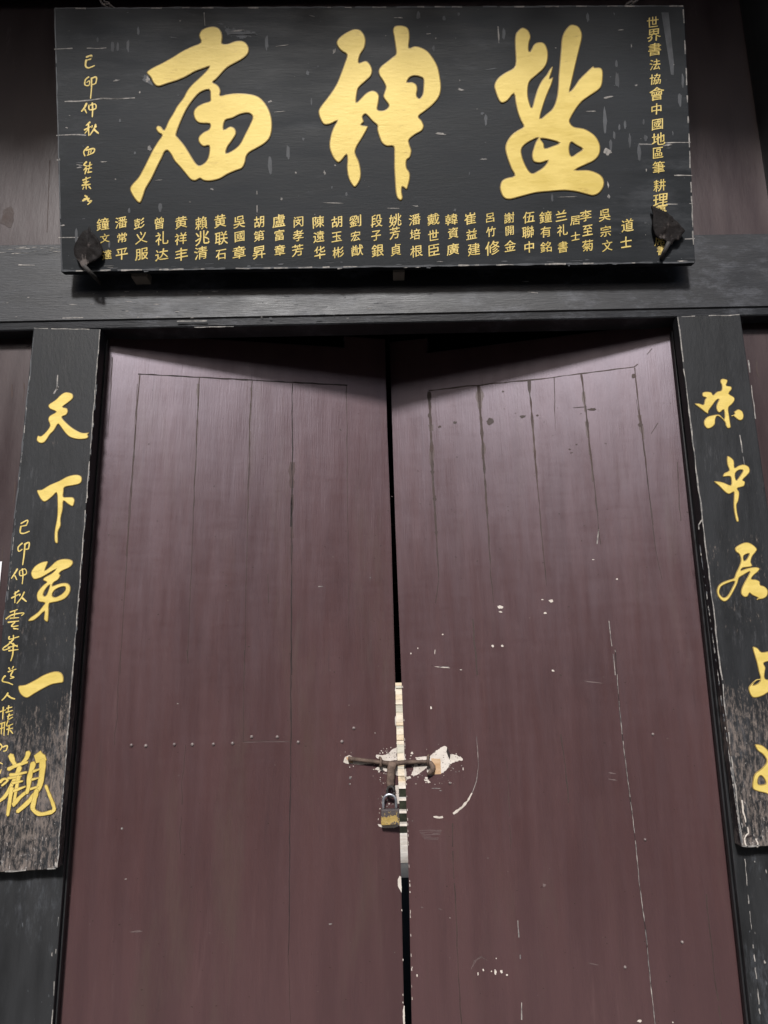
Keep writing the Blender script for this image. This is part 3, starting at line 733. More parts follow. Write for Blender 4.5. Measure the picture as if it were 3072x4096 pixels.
# chipped free edge
for i in range(46):
    t = random.uniform(0.5, 1)
    j = min(int(t * 7), 6); a, b = frR[j], frR[j + 1]; f = random.random()
    u, v = a.lerp(b, f)
    w_ = random.uniform(0.001, 0.003); h_ = random.uniform(0.002, 0.010)
    mbR.poly([PR.p(u + 0.003, v, .0007), PR.p(u + 0.003 + w_, v, .0007), PR.p(u + 0.003 + w_ * .7, v + h_, .0007), PR.p(u + 0.003, v + h_, .0007)], 3)
for i in range(130):
    blob(mbR, PR, random.uniform(1660, 2780), random.uniform(1600, 4090), random.uniform(1.2, 4.5), random.uniform(0.8, 2.4), random.choice((7, 7, 6, 2, 2)), random.uniform(-.5, .5), 7, 0.5)
mbR.build('plank_panel', DM, doorR)

# small pale knocks and dust specks all over both leaves
# nails
def nail(plane, crop, x, y, parent, r=0.006):
    mb = MB()
    c = plane.hit(*crop(x, y))
    rings = []
    for k, (rr, h) in enumerate(((1.0, 0.0), (0.9, 0.002), (0.55, 0.0036), (0.0, 0.0042))):
        rings.append([c + plane.n * h + (plane.u * math.cos(a * math.pi / 4) + plane.v * math.sin(a * math.pi / 4)) * r * rr for a in range(8)])
    mb.add([q for g in rings for q in g], [[k * 8 + a, k * 8 + (a + 1) % 8, (k + 1) * 8 + (a + 1) % 8, (k + 1) * 8 + a] for k in range(3) for a in range(8)], 0, True)
    mb.build('nail', M['nail'], parent)
M['nail'] = material('painted_nail', (0.10, 0.07, 0.07), (0.22, 0.18, 0.17), (1, 1, 1), 60.0, (0.3, 0.45), 0.3, 90)
for x, y in ((360, 422), (424, 424), (550, 418), (630, 418), (723, 417), (808, 413), (892, 384), (1006, 385), (1098, 408), (1292, 405), (1344, 346)):
    nail(PL, DB, x, y, doorL)
for x, y in ((1140, 380), (1105, 855), (1272, 1317), (1015, 1430), (225, 600)):
    nail(PR, DE, x, y, doorR, 0.005)

# iron staples that guide the bolt: parts of the leaves
def staple(plane, x, y0, y1, parent, flat=False):
    a = Vector(plane.uv(*K(x, y0))); b = Vector(plane.uv(*K(x, y1)))
    mb = MB()
    pts = [plane.p(a.x, a.y, -0.004), plane.p(a.x, a.y, 0.012), plane.p(a.x, a.y - 0.002, 0.022), plane.p(b.x, b.y + 0.002, 0.022), plane.p(b.x, b.y, 0.012), plane.p(b.x, b.y, -0.004)]
    mb.tube(pts, 0.0045, 8)
    mb.build('bolt_staple', M['rust'], parent)
staple(PL, 468, 1190, 1280, doorL)
staple(PR, 1010, 1165, 1265, doorR)

# ------------------------------------------------------------------ bolt with hasp, padlock
PK = wallplane(0.0)
ya = (PL.p(*PL.uv(*K(620, 1250)))).y
PK = wallplane(ya - 0.016)
bolt = thing('door_bolt', 'rusty sliding iron bolt with hanging hasp across the gap between the doors', 'bolt', PK.hit(*K(600, 1250)))
pl0 = PL.p(*PL.uv(*K(115, 1195)), 0.012); pl1 = PL.p(*PL.uv(*K(470, 1238)), 0.012); pm = PL.p(*PL.uv(*K(600, 1255)), 0.013)
pr0 = PR.p(*PR.uv(*K(760, 1235)), 0.016); pr1 = PR.p(*PR.uv(*K(1000, 1230)), 0.012)
mb = MB()
pts = [pl0.lerp(pl1, t / 5) for t in range(6)] + [pm] + [pr0.lerp(pr1, t / 4) for t in range(5)]
rad = [0.0078, 0.0070, 0.0068, 0.0070, 0.0068, 0.007, 0.0095, 0.0076, 0.007, 0.0064, 0.006, 0.006]
mb.tube(pts, rad, 12)
hk = [PR.p(*PR.uv(*K(x, y)), 0.013) for x, y in ((1000, 1230), (1035, 1245), (1062, 1285), (1055, 1325), (1030, 1350), (1005, 1372))]
mb.tube(hk, [0.0065, 0.0085, 0.0095, 0.0085, 0.007, 0.005], 12)
mb.build('bolt_rod', M['rust'], bolt)
mb = MB()
ph = [PK.p(*PK.uv(*K(x, y)), 0.006) for x, y in ((610, 1240), (600, 1285), (592, 1330), (588, 1400), (586, 1470), (588, 1520))]
mb.tube(ph, [0.016, 0.0145, 0.0135, 0.0132, 0.0135, 0.0125], 12, 0, 0.45)
mb.build('hasp', M['rust'], bolt)
mb = MB()
c = Vector(PK.uv(*K(588, 1560)))
mb.tube([PK.p(c.x + 0.012 * math.cos(a * math.pi / 8), c.y + 0.017 * math.sin(a * math.pi / 8), 0.010 + 0.004 * math.cos(a * math.pi / 8)) for a in range(17)], 0.0042, 8)
mb.build('hasp_ring', M['iron'], bolt)

def kp(x, y, wz): return PK.p(*PK.uv(*K(x, y)), wz)
lockbase = kp(582, 1925, 0.014)
lock = thing('padlock', 'worn brass padlock with steel shackle hanging from the rusty hasp', 'padlock', lockbase)
mb = MB()
q = [kp(482, 1924, 0.026), kp(686, 1916, 0.026), kp(680, 1745, 0.026), kp(482, 1748, 0.026)]
mb.hexa(q + [p_ + Vector((0, 0.024, 0)) for p_ in q], 0.0035, 0, 3)
mb.build('lock_body', M['brass'], lock)
mb = MB()
a0, a1 = kp(507, 1752, 0.014), kp(648, 1750, 0.014)
r_ = (a1 - a0).length / 2; mid = (a0 + a1) / 2; top = kp(578, 1590, 0.014)
hh = top.z - mid.z - r_
pts = [a0, a0 + Vector((0, 0, hh * .5))] + [Vector((mid.x - r_ * math.cos(t), mid.y, mid.z + hh + r_ * math.sin(t))) for t in [math.pi * k / 12 for k in range(13)]] + [a1 + Vector((0, 0, hh * .5)), a1]
mb.tube(pts, 0.0046, 12)
mb.build('shackle', M['steel'], lock)

# ------------------------------------------------------------------ name plaque, leaning out over the door
LEAN = 11.3
PQ0 = Plane((0, -0.075, wallplane(-0.075).hit(1536, 1070).z), (0, -math.cos(R(LEAN)), -math.sin(R(LEAN))), (1, 0, 0))
PQ = PQ0
plaque = thing('name_plaque', 'large black wooden name plaque with three big gold characters hung over the door', 'plaque', PQ.hit(1512, 1070))
mb = MB()
quad = [PQ.hit(244, 1088), PQ.hit(2781, 1052), PQ.hit(2737, 20), PQ.hit(215, 30)]
mb.slab(quad, PQ.n, 0.032, 0.003)
q0 = [(244, 1088), (2781, 1052), (2737, 20), (215, 30)]
mid_ = (1512, 548)
ins = [(x + (4 if x < 1500 else -4), y + (4 if y < 500 else -4)) for x, y in q0]
line(mb, PQ, ID, [ins[3], ins[2]], 0.0045, 1, 0.002, gaps=0.55)
line(mb, PQ, ID, [ins[3], ins[2]], 0.005, 2, 0.002, gaps=0.3, lift=0.0004)
line(mb, PQ, ID, [ins[0], ins[1]], 0.0045, 1, 0.002, gaps=0.55)
line(mb, PQ, ID, [ins[0], ins[1]], 0.005, 2, 0.002, gaps=0.3, lift=0.0004)
line(mb, PQ, ID, [ins[2], ins[1]], 0.004, 1, 0.002, gaps=0.50)
line(mb, PQ, ID, [ins[3], ins[0]], 0.004, 2, 0.002, gaps=0.30)
CA = Crop(400, 50, 800 / 1659); CB = Crop(1200, 50, 800 / 1659); CC = Crop(1900, 50, 800 / 1659)
S1 = Crop(200, 150, 300 / 664); S2 = Crop(2500, 0, 300 / 603)
# old drips, cracks along the boards, scuffs
for c, l in ((CA, ((105, 290, 14, 42), (148, 282, 11, 36), (233, 275, 13, 48), (318, 155, 11, 34), (1383, 255, 14, 58), (1412, 1270, 17, 68), (1560, 1160, 15, 64), (500, 1620, 14, 40), (243, 1645, 10, 22), (290, 1165, 9, 12))),
             (CB, ((983, 25, 16, 36), (1195, 50, 14, 20), (1315, 15, 10, 15), (385, 1508, 9, 18), (1540, 880, 14, 30), (95, 740, 6, 28))),
             (CC, ((935, 45, 12, 38), (238, 180, 13, 52), (1180, 560, 17, 66), (1173, 430, 10, 30), (1075, 900, 17, 98), (1245, 930, 11, 34), (1197, 950, 8, 26), (1155, 1020, 10, 36), (1283, 1070, 10, 46), (1362, 1160, 14, 68), (1415, 1045, 13, 26), (1125, 1110, 12, 56), (1398, 915, 8, 16), (640, 1540, 9, 34), (90, 900, 8, 40))),
             (S1, ((553, 85, 15, 42), (600, 85, 11, 36), (235, 1760, 13, 70), (422, 20, 9, 22), (525, 1835, 8, 30), (620, 735, 7, 14))),
             (S2, ((440, 800, 16, 55), (463, 650, 11, 55), (115, 1225, 15, 65), (165, 1110, 14, 22), (38, 1130, 10, 60), (150, 975, 8, 18)))):
    for x, y, rx, ry in l:
        blob(mb, PQ, *c(x, y), rx * c.k, ry * c.k, 2, 0.0, 12, 0.25)
patch(mb, PQ, CC, [(1545, 0), (1605, 0), (1650, 420), (1648, 520), (1625, 515)], 2)  # pale grey streak, slanting and narrowing downwards
for c, pts, w_ in ((S1, [(35, 103), (200, 95), (420, 98), (500, 90)], 0.004), (S1, [(130, 572), (350, 556), (500, 540), (664, 542)], .0035), (S1, [(55, 868), (190, 860), (320, 866)], .004),
                   (S1, [(75, 1768), (250, 1770)], .003), (CA, [(0, 716), (290, 712)], .003), (CA, [(865, 0), (868, 110)], .004), (CA, [(1302, 1480), (1303, 1659)], .0028), (S2, [(110, 1158), (215, 1160)], .004),
                   (S2, [(320, 1150), (530, 1142)], .0025), (S2, [(395, 1412), (540, 1410)], .003), (S2, [(330, 1642), (548, 1638)], .003), (S2, [(480, 1923), (560, 1920)], .003), (CC, [(192, 115), (198, 255)], .003),
                   (CB, [(1640, 115), (1650, 250)], .003), (S1, [(60, 1085), (90, 1080)], .006)):
    line(mb, PQ, c, pts, w_, 1, 0.003, gaps=0.35)
for c, pts in ((CA, [(1030, 120), (1150, 145), (1300, 180), (1180, 210), (1060, 190)]), (CA, [(340, 530), (410, 520), (430, 600), (390, 580)])):
    patch(mb, PQ, c, pts, 2, jag=0.006)
for c, x, y, rx, ry in ((CA, 668, 70, 8, 6), (CA, 615, 210, 34, 4), (CA, 410, 1125, 16, 22), (CA, 930, 1465, 12, 8), (CA, 1510, 275, 45, 3), (CA, 140, 565, 22, 4), (CA, 20, 298, 40, 3), (CA, 1000, 95, 24, 8), (CA, 1150, 150, 50, 5), (CA, 395, 560, 14, 20), (CA, 1410, 740, 14, 8),
                        (CA, 1500, 822, 40, 3), (CA, 330, 665, 5, 9), (CA, 165, 905, 6, 8), (CA, 30, 1238, 24, 5), (CA, 490, 1390, 30, 3), (CA, 130, 1382, 6, 5), (CA, 1625, 1330, 6, 9), (CA, 1505, 1548, 8, 12),
                        (CB, 285, 322, 12, 22), (CB, 62, 503, 14, 14), (CB, 1110, 300, 12, 18), (CB, 1292, 215, 6, 6), (CB, 1125, 215, 6, 8), (CB, 1065, 178, 26, 5), (CB, 1330, 640, 24, 10), (CB, 1515, 838, 10, 10), (CB, 1165, 1005, 40, 10), (CB, 1525, 1217, 26, 4), (CB, 1405, 1337, 4, 14),
                        (CB, 205, 1330, 8, 18), (CB, 30, 1052, 12, 12), (CB, 290, 1270, 10, 6), (CB, 265, 1450, 4, 12), (CB, 820, 45, 36, 5), (CB, 100, 30, 22, 4), (CB, 960, 1605, 26, 6), (CB, 1285, 1640, 10, 12), (CB, 280, 1580, 90, 3), (CB, 775, 1625, 50, 3), (CB, 150, 447, 4, 6), (CB, 1325, 565, 5, 5),
                        (CC, 1095, 1155, 26, 28), (CC, 1100, 705, 34, 8), (CC, 1110, 1525, 12, 14), (CC, 960, 820, 40, 4), (CC, 70, 1217, 26, 5), (CC, 65, 838, 10, 6), (CC, 140, 470, 46, 4), (CC, 1335, 605, 9, 9), (CC, 1298, 280, 6, 16), (CC, 1155, 12, 5, 12), (CC, 1210, 145, 26, 3), (CC, 1640, 1000, 4, 12),
                        (CC, 1105, 1430, 6, 30), (CC, 1420, 1305, 3, 12), (CC, 760, 1530, 90, 2.5), (S1, 595, 380, 20, 6), (S1, 265, 1110, 32, 4), (S1, 262, 1130, 30, 4), (S1, 265, 1150, 26, 4), (S1, 112, 1665, 20, 5), (S1, 300, 1605, 12, 3), (S1, 175, 692, 5, 4),
                        (S1, 150, 800, 14, 5), (S1, 330, 1450, 60, 2), (S2, 385, 1075, 4, 14), (S2, 345, 1165, 30, 8), (S2, 350, 1190, 24, 4), (S2, 165, 1792, 12, 6), (S2, 90, 688, 7, 7), (S2, 470, 130, 6, 5), (S2, 50, 375, 4, 12)):
    blob(mb, PQ, *c(x, y), rx * c.k, ry * c.k, random.choice((1, 1, 2)), random.uniform(-0.2, 0.2), 12, 0.55)
for i in range(40):
    x = random.uniform(250, 2760); y = random.uniform(1035, 1062) + (2700 - x) * 0.013
    blob(mb, PQ, x, y - 4, random.uniform(4, 24), random.uniform(0.8, 3), random.choice((1, 2, 2)), 0.01, 9, 0.5)
for i in range(90):
    blob(mb, PQ, random.uniform(240, 2740), random.uniform(40, 1050), random.uniform(1.0, 4), random.uniform(0.8, 2.2), random.choice((1, 2, 2, 2)), random.uniform(-.3, .3), 7, 0.5)
mb.build('board', [M['plaque'], M['scratch'], M['smear']], plaque)

MIAO = [[(865,135),(925,118),(980,128),(1010,165),(1018,215),(1015,258),(1060,262),(1120,240),(1175,237),(1215,258),(1237,300),(1230,345),(1190,385),(1130,420),(1060,460),(1010,510),(965,560),(940,582),(970,600),(993,625),(1003,660),(1000,692),(1060,680),(1140,672),(1220,676),(1290,690),(1340,720),(1385,775),(1415,840),(1428,910),(1426,985),(1405,1050),(1360,1095),(1300,1130),(1240,1165),(1215,1200),(1205,1250),(1180,1295),(1130,1315),(1060,1345),(990,1385),(910,1402),(860,1396),(830,1380),(795,1398),(755,1390),(715,1345),(670,1290),(620,1235),(590,1180),(560,1148),(535,1165),(520,1200),(480,1280),(440,1365),(415,1410),(380,1470),(360,1530),(335,1582),(300,1562),(265,1510),(250,1465),(270,1425),(320,1370),(360,1300),(400,1220),(440,1140),(480,1075),(515,1022),(485,1000),(466,965),(480,942),(510,950),(535,975),(570,900),(605,845),(640,780),(690,715),(725,650),(770,595),(830,540),(880,490),(905,455),(860,470),(790,495),(720,535),(640,570),(560,595),(485,617),(445,590),(420,540),(388,500),(440,460),(520,420),(600,375),(680,325),(760,285),(835,252),(822,200),(835,160)],
 [(905,645),(915,700),(912,738),(860,755),(805,785),(777,830),(790,890),(830,922),(910,928),(905,970),(860,995),(820,1035),(822,1080),(860,1115),(905,1110),(905,1170),(890,1220),(860,1255),(820,1270),(785,1235),(745,1170),(700,1100),(650,1040),(635,1015),(660,940),(690,870),(725,800),(770,735),(830,670)],
 [(1040,900),(1100,880),(1160,850),(1220,838),(1255,850),(1265,880),(1240,940),(1200,1020),(1160,1095),(1110,1140),(1050,1168),(1060,1120),(1095,1070),(1130,1010),(1120,965),(1080,948),(1028,972)]]
SHEN = [[(400,160),(450,140),(500,148),(535,190),(546,240),(535,300),(505,345),(490,390),(492,420),(545,403),(580,430),(601,480),(590,530),(545,575),(490,625),(475,670),(468,745),(500,720),(550,670),(600,650),(640,665),(657,700),(650,760),(645,808),(690,815),(725,795),(735,770),(710,735),(690,700),(700,660),(710,620),(690,575),(660,530),(650,490),(670,450),(720,410),(770,370),(795,345),(790,280),(778,200),(770,150),(785,118),(830,110),(880,120),(905,155),(910,220),(905,295),(950,282),(1010,295),(1065,330),(1110,390),(1145,460),(1165,560),(1170,640),(1150,710),(1100,770),(1040,820),(985,865),(1010,900),(1027,945),(1010,985),(950,1020),(905,1060),(910,1100),(925,1150),(912,1205),(885,1230),(885,1290),(910,1330),(912,1380),(900,1430),(885,1470),(850,1450),(845,1490),(852,1540),(835,1562),(805,1540),(792,1480),(785,1380),(780,1280),(780,1180),(775,1115),(720,1112),(680,1085),(655,1030),(640,975),(640,940),(600,905),(560,860),(540,848),(520,870),(530,910),(510,935),(560,945),(560,965),(530,1020),(500,1070),(470,1120),(460,1170),(490,1240),(506,1320),(500,1390),(460,1450),(430,1430),(400,1370),(388,1290),(392,1230),(385,1185),(350,1225),(320,1248),(285,1220),(255,1160),(243,1100),(255,1020),(280,950),(305,905),(250,930),(200,932),(170,890),(153,830),(170,785),(220,720),(270,650),(310,580),(345,490),(370,420),(388,355),(340,320),(305,270),(310,230),(350,190)],
 [(890,580),(910,545),(950,530),(1000,540),(1022,560),(1022,620),(1015,680),(990,715),(968,690),(975,640),(965,600),(930,580)]]
YAN = [[(345,165),(390,128),(440,150),(462,205),(450,250),(445,300),(455,325),(490,265),(540,248),(580,265),(605,330),(600,410),(570,470),(510,525),(455,575),(440,630),(440,700),(455,760),(470,790),(490,720),(515,640),(550,570),(590,520),(620,470),(645,450),(640,490),(620,550),(648,540),(635,600),(600,680),(565,780),(540,880),(590,845),(640,800),(670,730),(685,640),(690,540),(700,420),(710,300),(718,220),(740,160),(790,105),(850,115),(880,155),(888,210),(870,290),(850,370),(825,480),(800,590),(785,655),(820,620),(860,560),(920,500),(975,450),(990,460),(1040,462),(1060,500),(1055,590),(1030,640),(960,690),(890,740),(840,800),(800,865),(785,910),(820,950),(900,965),(965,1000),(1010,1045),(1037,1110),(1030,1180),(990,1230),(920,1265),(835,1308),(920,1308),(980,1320),(1040,1350),(1068,1395),(1065,1450),(1030,1500),(980,1522),(920,1510),(840,1490),(740,1480),(620,1488),(500,1500),(400,1525),(290,1553),(240,1540),(215,1500),(205,1450),(220,1400),(260,1375),(325,1355),(300,1300),(270,1220),(250,1140),(260,1080),(300,1020),(350,980),(400,950),(380,905),(355,840),(335,760),(320,680),(270,735),(225,755),(195,730),(165,650),(160,600),(190,545),(250,500),(320,460),(335,400),(330,300),(330,210)],
 [(385,1140),(420,1095),(480,1060),(520,1045),(500,1080),(480,1140),(470,1190),(485,1240),(540,1252),(600,1235),(570,1280),(520,1315),(470,1335),(430,1290),(395,1210)],
 [(545,1050),(620,1060),(695,1085),(640,1110),(580,1128),(570,1090)],
 [(800,1080),(840,1105),(888,1135),(850,1165),(800,1195),(782,1150),(785,1105)]]
for c, loops, lb in ((CA, MIAO, 'big gold character at the left end of the plaque'), (CB, SHEN, 'big gold character in the middle of the plaque'), (CC, YAN, 'big gold character at the right end of the plaque')):
    mb = MB(); raised(mb, PQ, c, loops, 0.004, 0.0038, 0.0005)
    tag(mb.build('character', [M['gold'], M['gold_edge']], plaque), lb)

N1 = Crop(350, 820, 700 / 1659); N2 = Crop(950, 820, 700 / 1659); N3 = Crop(1550, 820, 600 / 1659); N4 = Crop(2000, 780, 600 / 1659)
NAMES = [(N1, '鐘文達', ((145,180,125),(165,315,100),(185,470,100))), (N1, '潘常平', ((320,165,120),(328,310,105),(325,465,125))), (N1, '彭义服', ((492,175,115),(510,310,120),(515,465,130))),
 (N1, '曾礼达', ((682,172,118),(705,315,130),(705,470,130))), (N1, '黄祥丰', ((887,165,125),(885,320,125),(890,468,130))), (N1, '賴兆清', ((1080,172,130),(1090,310,140),(1075,455,135))),
 (N1, '黄联石', ((1258,152,125),(1270,315,130),(1265,470,115))), (N1, '吳國章', ((1440,160,125),(1443,298,112),(1438,450,135))),
 (N2, '胡第昇', ((205,160,115),(205,292,110),(205,450,135))), (N2, '盧富章', ((392,150,125),(397,285,105),(402,430,120))), (N2, '闵孝芳', ((578,158,110),(575,290,110),(570,430,120))),
 (N2, '陳遠华', ((768,160,122),(772,300,112),(780,450,125))), (N2, '胡玉彬', ((942,160,112),(940,300,105),(955,448,112))), (N2, '劉宏猷', ((1117,152,125),(1118,295,110),(1135,430,122))),
 (N2, '段子銀', ((1318,150,125),(1315,290,105),(1328,432,130))), (N3, '姚芳貞', ((85,168,155),(80,310,135),(92,495,140))), (N3, '潘培根', ((300,162,138),(305,325,132),(320,510,140))),
 (N3, '戴世臣', ((508,158,148),(505,335,138),(515,497,130))), (N3, '韓資廣', ((705,160,142),(725,310,135),(722,490,145))), (N3, '崔益建', ((915,150,142),(930,322,138),(955,490,150))),
 (N3, '呂竹修', ((1135,140,118),(1145,295,118),(1160,475,165))), (N3, '謝開金', ((1345,142,122),(1350,285,110),(1355,452,138))), (N3, '伍聯中', ((1562,135,142),(1555,300,138),(1567,465,138))),
 (N4, '鐘有銘', ((505,243,150),(505,408,125),(508,575,135))), (N4, '兰礼書', ((677,228,132),(690,390,132),(695,575,132))), (N4, '居士', ((830,280,118),(835,455,105))),
 (N4, '李至菊', ((948,230,145),(968,390,128),(968,560,135))), (N4, '吳宗文', ((1158,222,142),(1168,400,128),(1185,560,128))), (N4, '道士', ((1410,335,150),(1393,520,130)))]
for c, txt, pos in NAMES:
    mb = MB()
    for ch, (x, y, s_) in zip(txt, pos): letter(mb, PQ, c, ch, x, y, s_ * 0.92)
    mb.build('name_column', M['gold_small'], plaque)
mb = MB()
for ch, (x, y, s_) in zip('世界書法協會中國地區筆耕理事席書', ((222,178,96),(232,282,110),(238,397,112),(240,520,92),(243,637,92),(255,755,118),(253,878,100),(260,1000,94),(268,1118,115),(265,1228,92),(270,1345,104),(278,1490,108),(285,1608,120),(290,1690,90),(280,1930,90),(295,2010,80))):
    letter(mb, PQ, S2, ch, x, y, s_ * 0.94, -0.03)
mb.build('inscription', M['gold_small'], plaque)
mb = MB()
SIG = [([(322,175),(370,158),(362,190)],12),([(362,192),(325,202)],10),([(322,200),(315,250),(340,270),(395,250)],15),
 ([(345,350),(315,375),(310,420),(345,425),(350,385),(325,400)],11),([(365,365),(410,352),(405,405),(370,420)],13),([(368,365),(368,450),(360,540)],13),
 ([(325,585),(305,625),(280,655)],17),([(310,640),(325,670)],13),([(345,600),(350,640),(405,630),(400,590),(345,605)],12),([(375,580),(378,640),(375,705)],14),
 ([(355,750),(320,780)],13),([(305,820),(360,790)],13),([(340,770),(345,870)],13),([(338,815),(310,850)],11),([(375,780),(370,800)],11),([(405,770),(390,810),(355,865)],13),([(390,815),(430,850)],17),([(410,785),(405,800)],11),
 ([(340,968),(300,1010),(310,1050)],13),([(320,1000),(390,985),(385,1020),(330,1045)],13),([(345,1005),(340,1035)],11),([(365,1000),(360,1025)],9),
 ([(325,1100),(300,1130),(325,1140),(300,1175)],13),([(325,1160),(310,1210)],13),([(335,1140),(372,1125)],11),([(355,1105),(350,1160)],11),([(335,1165),(370,1155)],11),([(340,1190),(345,1165)],9),([(335,1195),(372,1190)],13),
 ([(290,1265),(360,1238)],12),([(320,1238),(322,1290)],11),([(295,1285),(345,1275)],11),([(285,1310),(360,1300)],13),([(330,1285),(300,1305),(345,1310)],10),([(320,1310),(322,1345)],11),([(300,1325),(290,1345)],11),([(345,1320),(362,1340)],13),
 ([(310,1400),(330,1420)],13),([(290,1445),(350,1425)],13),([(300,1430),(345,1425),(335,1450)],11),([(325,1405),(340,1450),(370,1445),(335,1480)],13)]
strokes(mb, PQ, S1, SIG, 1.05)
mb.build('signature', [M['gold_small'], M['gold_edge']], plaque)
# wooden pegs driven in under the plaque
for a, b, lb in (((525, 1086), (586, 1106), 'pale wooden wedge under the plaque near its left end'), ((1572, 1070), (1619, 1090), 'pale wooden wedge under the middle of the plaque')):
    pp = wallplane(-0.052)
    p0, p1 = pp.hit(*a), pp.hit(*b)
    mb = MB(); mb.box((p0.x, -0.052, p1.z), (p1.x, 0.002, p0.z + 0.01), 0.002)
    tag(mb.build('wedge', M['wedge'] if 'wedge' in M else M.setdefault('wedge', material('grey_wood', (0.10, 0.085, 0.07), (0.16, 0.135, 0.11), (1, 1, 4), 20, (0.7, 0.9), 0.3, 50)), origin=(p0.x, 0, p1.z)), lb, 'wedge', 'wedges under the plaque')

# ------------------------------------------------------------------ leaf-shaped iron hooks
def hook(outline, crop, centre, stem, label):
    pl = Plane(PQ.p(0, 0, 0.012), PQ.n, (1, 0, 0))
    c3 = pl.hit(*crop(*centre))
    root = thing('plaque_hook', label, 'hook', c3, 'leaf shaped hooks holding the plaque')
    uv = smooth_closed([pl.uv(*crop(x, y)) for x, y in outline], 3)
    cu = Vector(pl.uv(*crop(*centre)))
    mb = MB(); rings = []
    for k, (s_, h) in enumerate(((1.0, 0.004), (0.985, 0.009), (0.80, 0.006), (0.45, 0.009), (0.15, 0.013))):
        rg = []
        for q in uv:
            p_ = cu + (q - cu) * s_
            rg.append(pl.p(p_.x, p_.y, h + 0.006 * pnoise(Vector((p_.x * 70, p_.y * 45, 3.0))) * (1 if k else 0)))
        rings.append(rg)
    n_ = len(uv)
    mb.add([q for g in rings for q in g] + [pl.p(cu.x, cu.y, 0.013)], [[k * n_ + a, k * n_ + (a + 1) % n_, (k + 1) * n_ + (a + 1) % n_, (k + 1) * n_ + a] for k in range(4) for a in range(n_)]
           + [[4 * n_ + a, 4 * n_ + (a + 1) % n_, 5 * n_] for a in range(n_)] + [list(range(n_))[::-1]], 0, True)
    mb.build('hook_plate', M['leafplate'], root)
    mb = MB()
    q = [pl.p(*pl.uv(*crop(*stem[0])), 0.010), pl.p(*pl.uv(*crop(*stem[1])), -0.004)]
    q.append(wallplane(0.004).hit(*crop(*stem[2])))
    mb.tube(q, [0.008, 0.007, 0.0065], 10)
    mb.build('hook_stem', M['iron'], root)
hook([(355,1680),(372,1720),(410,1760),(450,1820),(470,1880),(465,1930),(430,1970),(390,1995),(340,2010),(320,2050),(295,2045),(270,2000),(235,1955),(218,1900),(225,1840),(260,1780),(300,1725),(340,1705)],
     S1, (345, 1870), ((310, 2030), (380, 2105), (450, 2180)), 'dark leaf shaped iron hook over the lower left corner of the plaque')
hook([(205,1660),(250,1680),(320,1710),(370,1750),(430,1810),(475,1860),(455,1890),(430,1935),(390,1940),(370,1975),(340,1965),(310,1930),(255,1920),(230,1880),(215,1800),(220,1730)],
     S2, (325, 1840), ((345, 1955), (300, 2060), (262, 2140)), 'dark leaf shaped iron hook over the lower right corner of the plaque')

# ------------------------------------------------------------------ hanging wires at the top edge
U1 = Crop(0, 0, 460 / 727)
pw = Plane(PQ.p(0, 0, -0.02), PQ.n, (1, 0, 0))
def wire(crop, lines, label):
    b = pw.hit(*crop(*lines[0][0]))
    mb = MB()
    for l in lines:
        pts = [pw.p(*pw.uv(*crop(x, y)), 0.002 * ((i % 2) * 2 - 1)) for i, (x, y) in enumerate(l)]
        mb.tube(pts, 0.0035, 7)
    tag(mb.build('hanging_wire', M['rope'], origin=b), label, 'wire', 'wires the plaque hangs from')
wire(U1, [[(700, 60), (650, 30), (635, 5), (640, -60), (660, -240)], [(700, 60), (690, 20), (660, 8), (645, -30), (665, -240)], [(640, 25), (690, 30), (740, 60)]], 'twisted wire loop at the upper left edge of the plaque')
wire(S2, [[(0, 46), (40, 22), (75, 10), (110, -10), (150, -200)], [(10, 30), (50, 12), (70, 20), (105, -15), (155, -200)], [(40, 45), (100, 5), (115, -20)]], 'twisted wire loop at the upper right edge of the plaque')

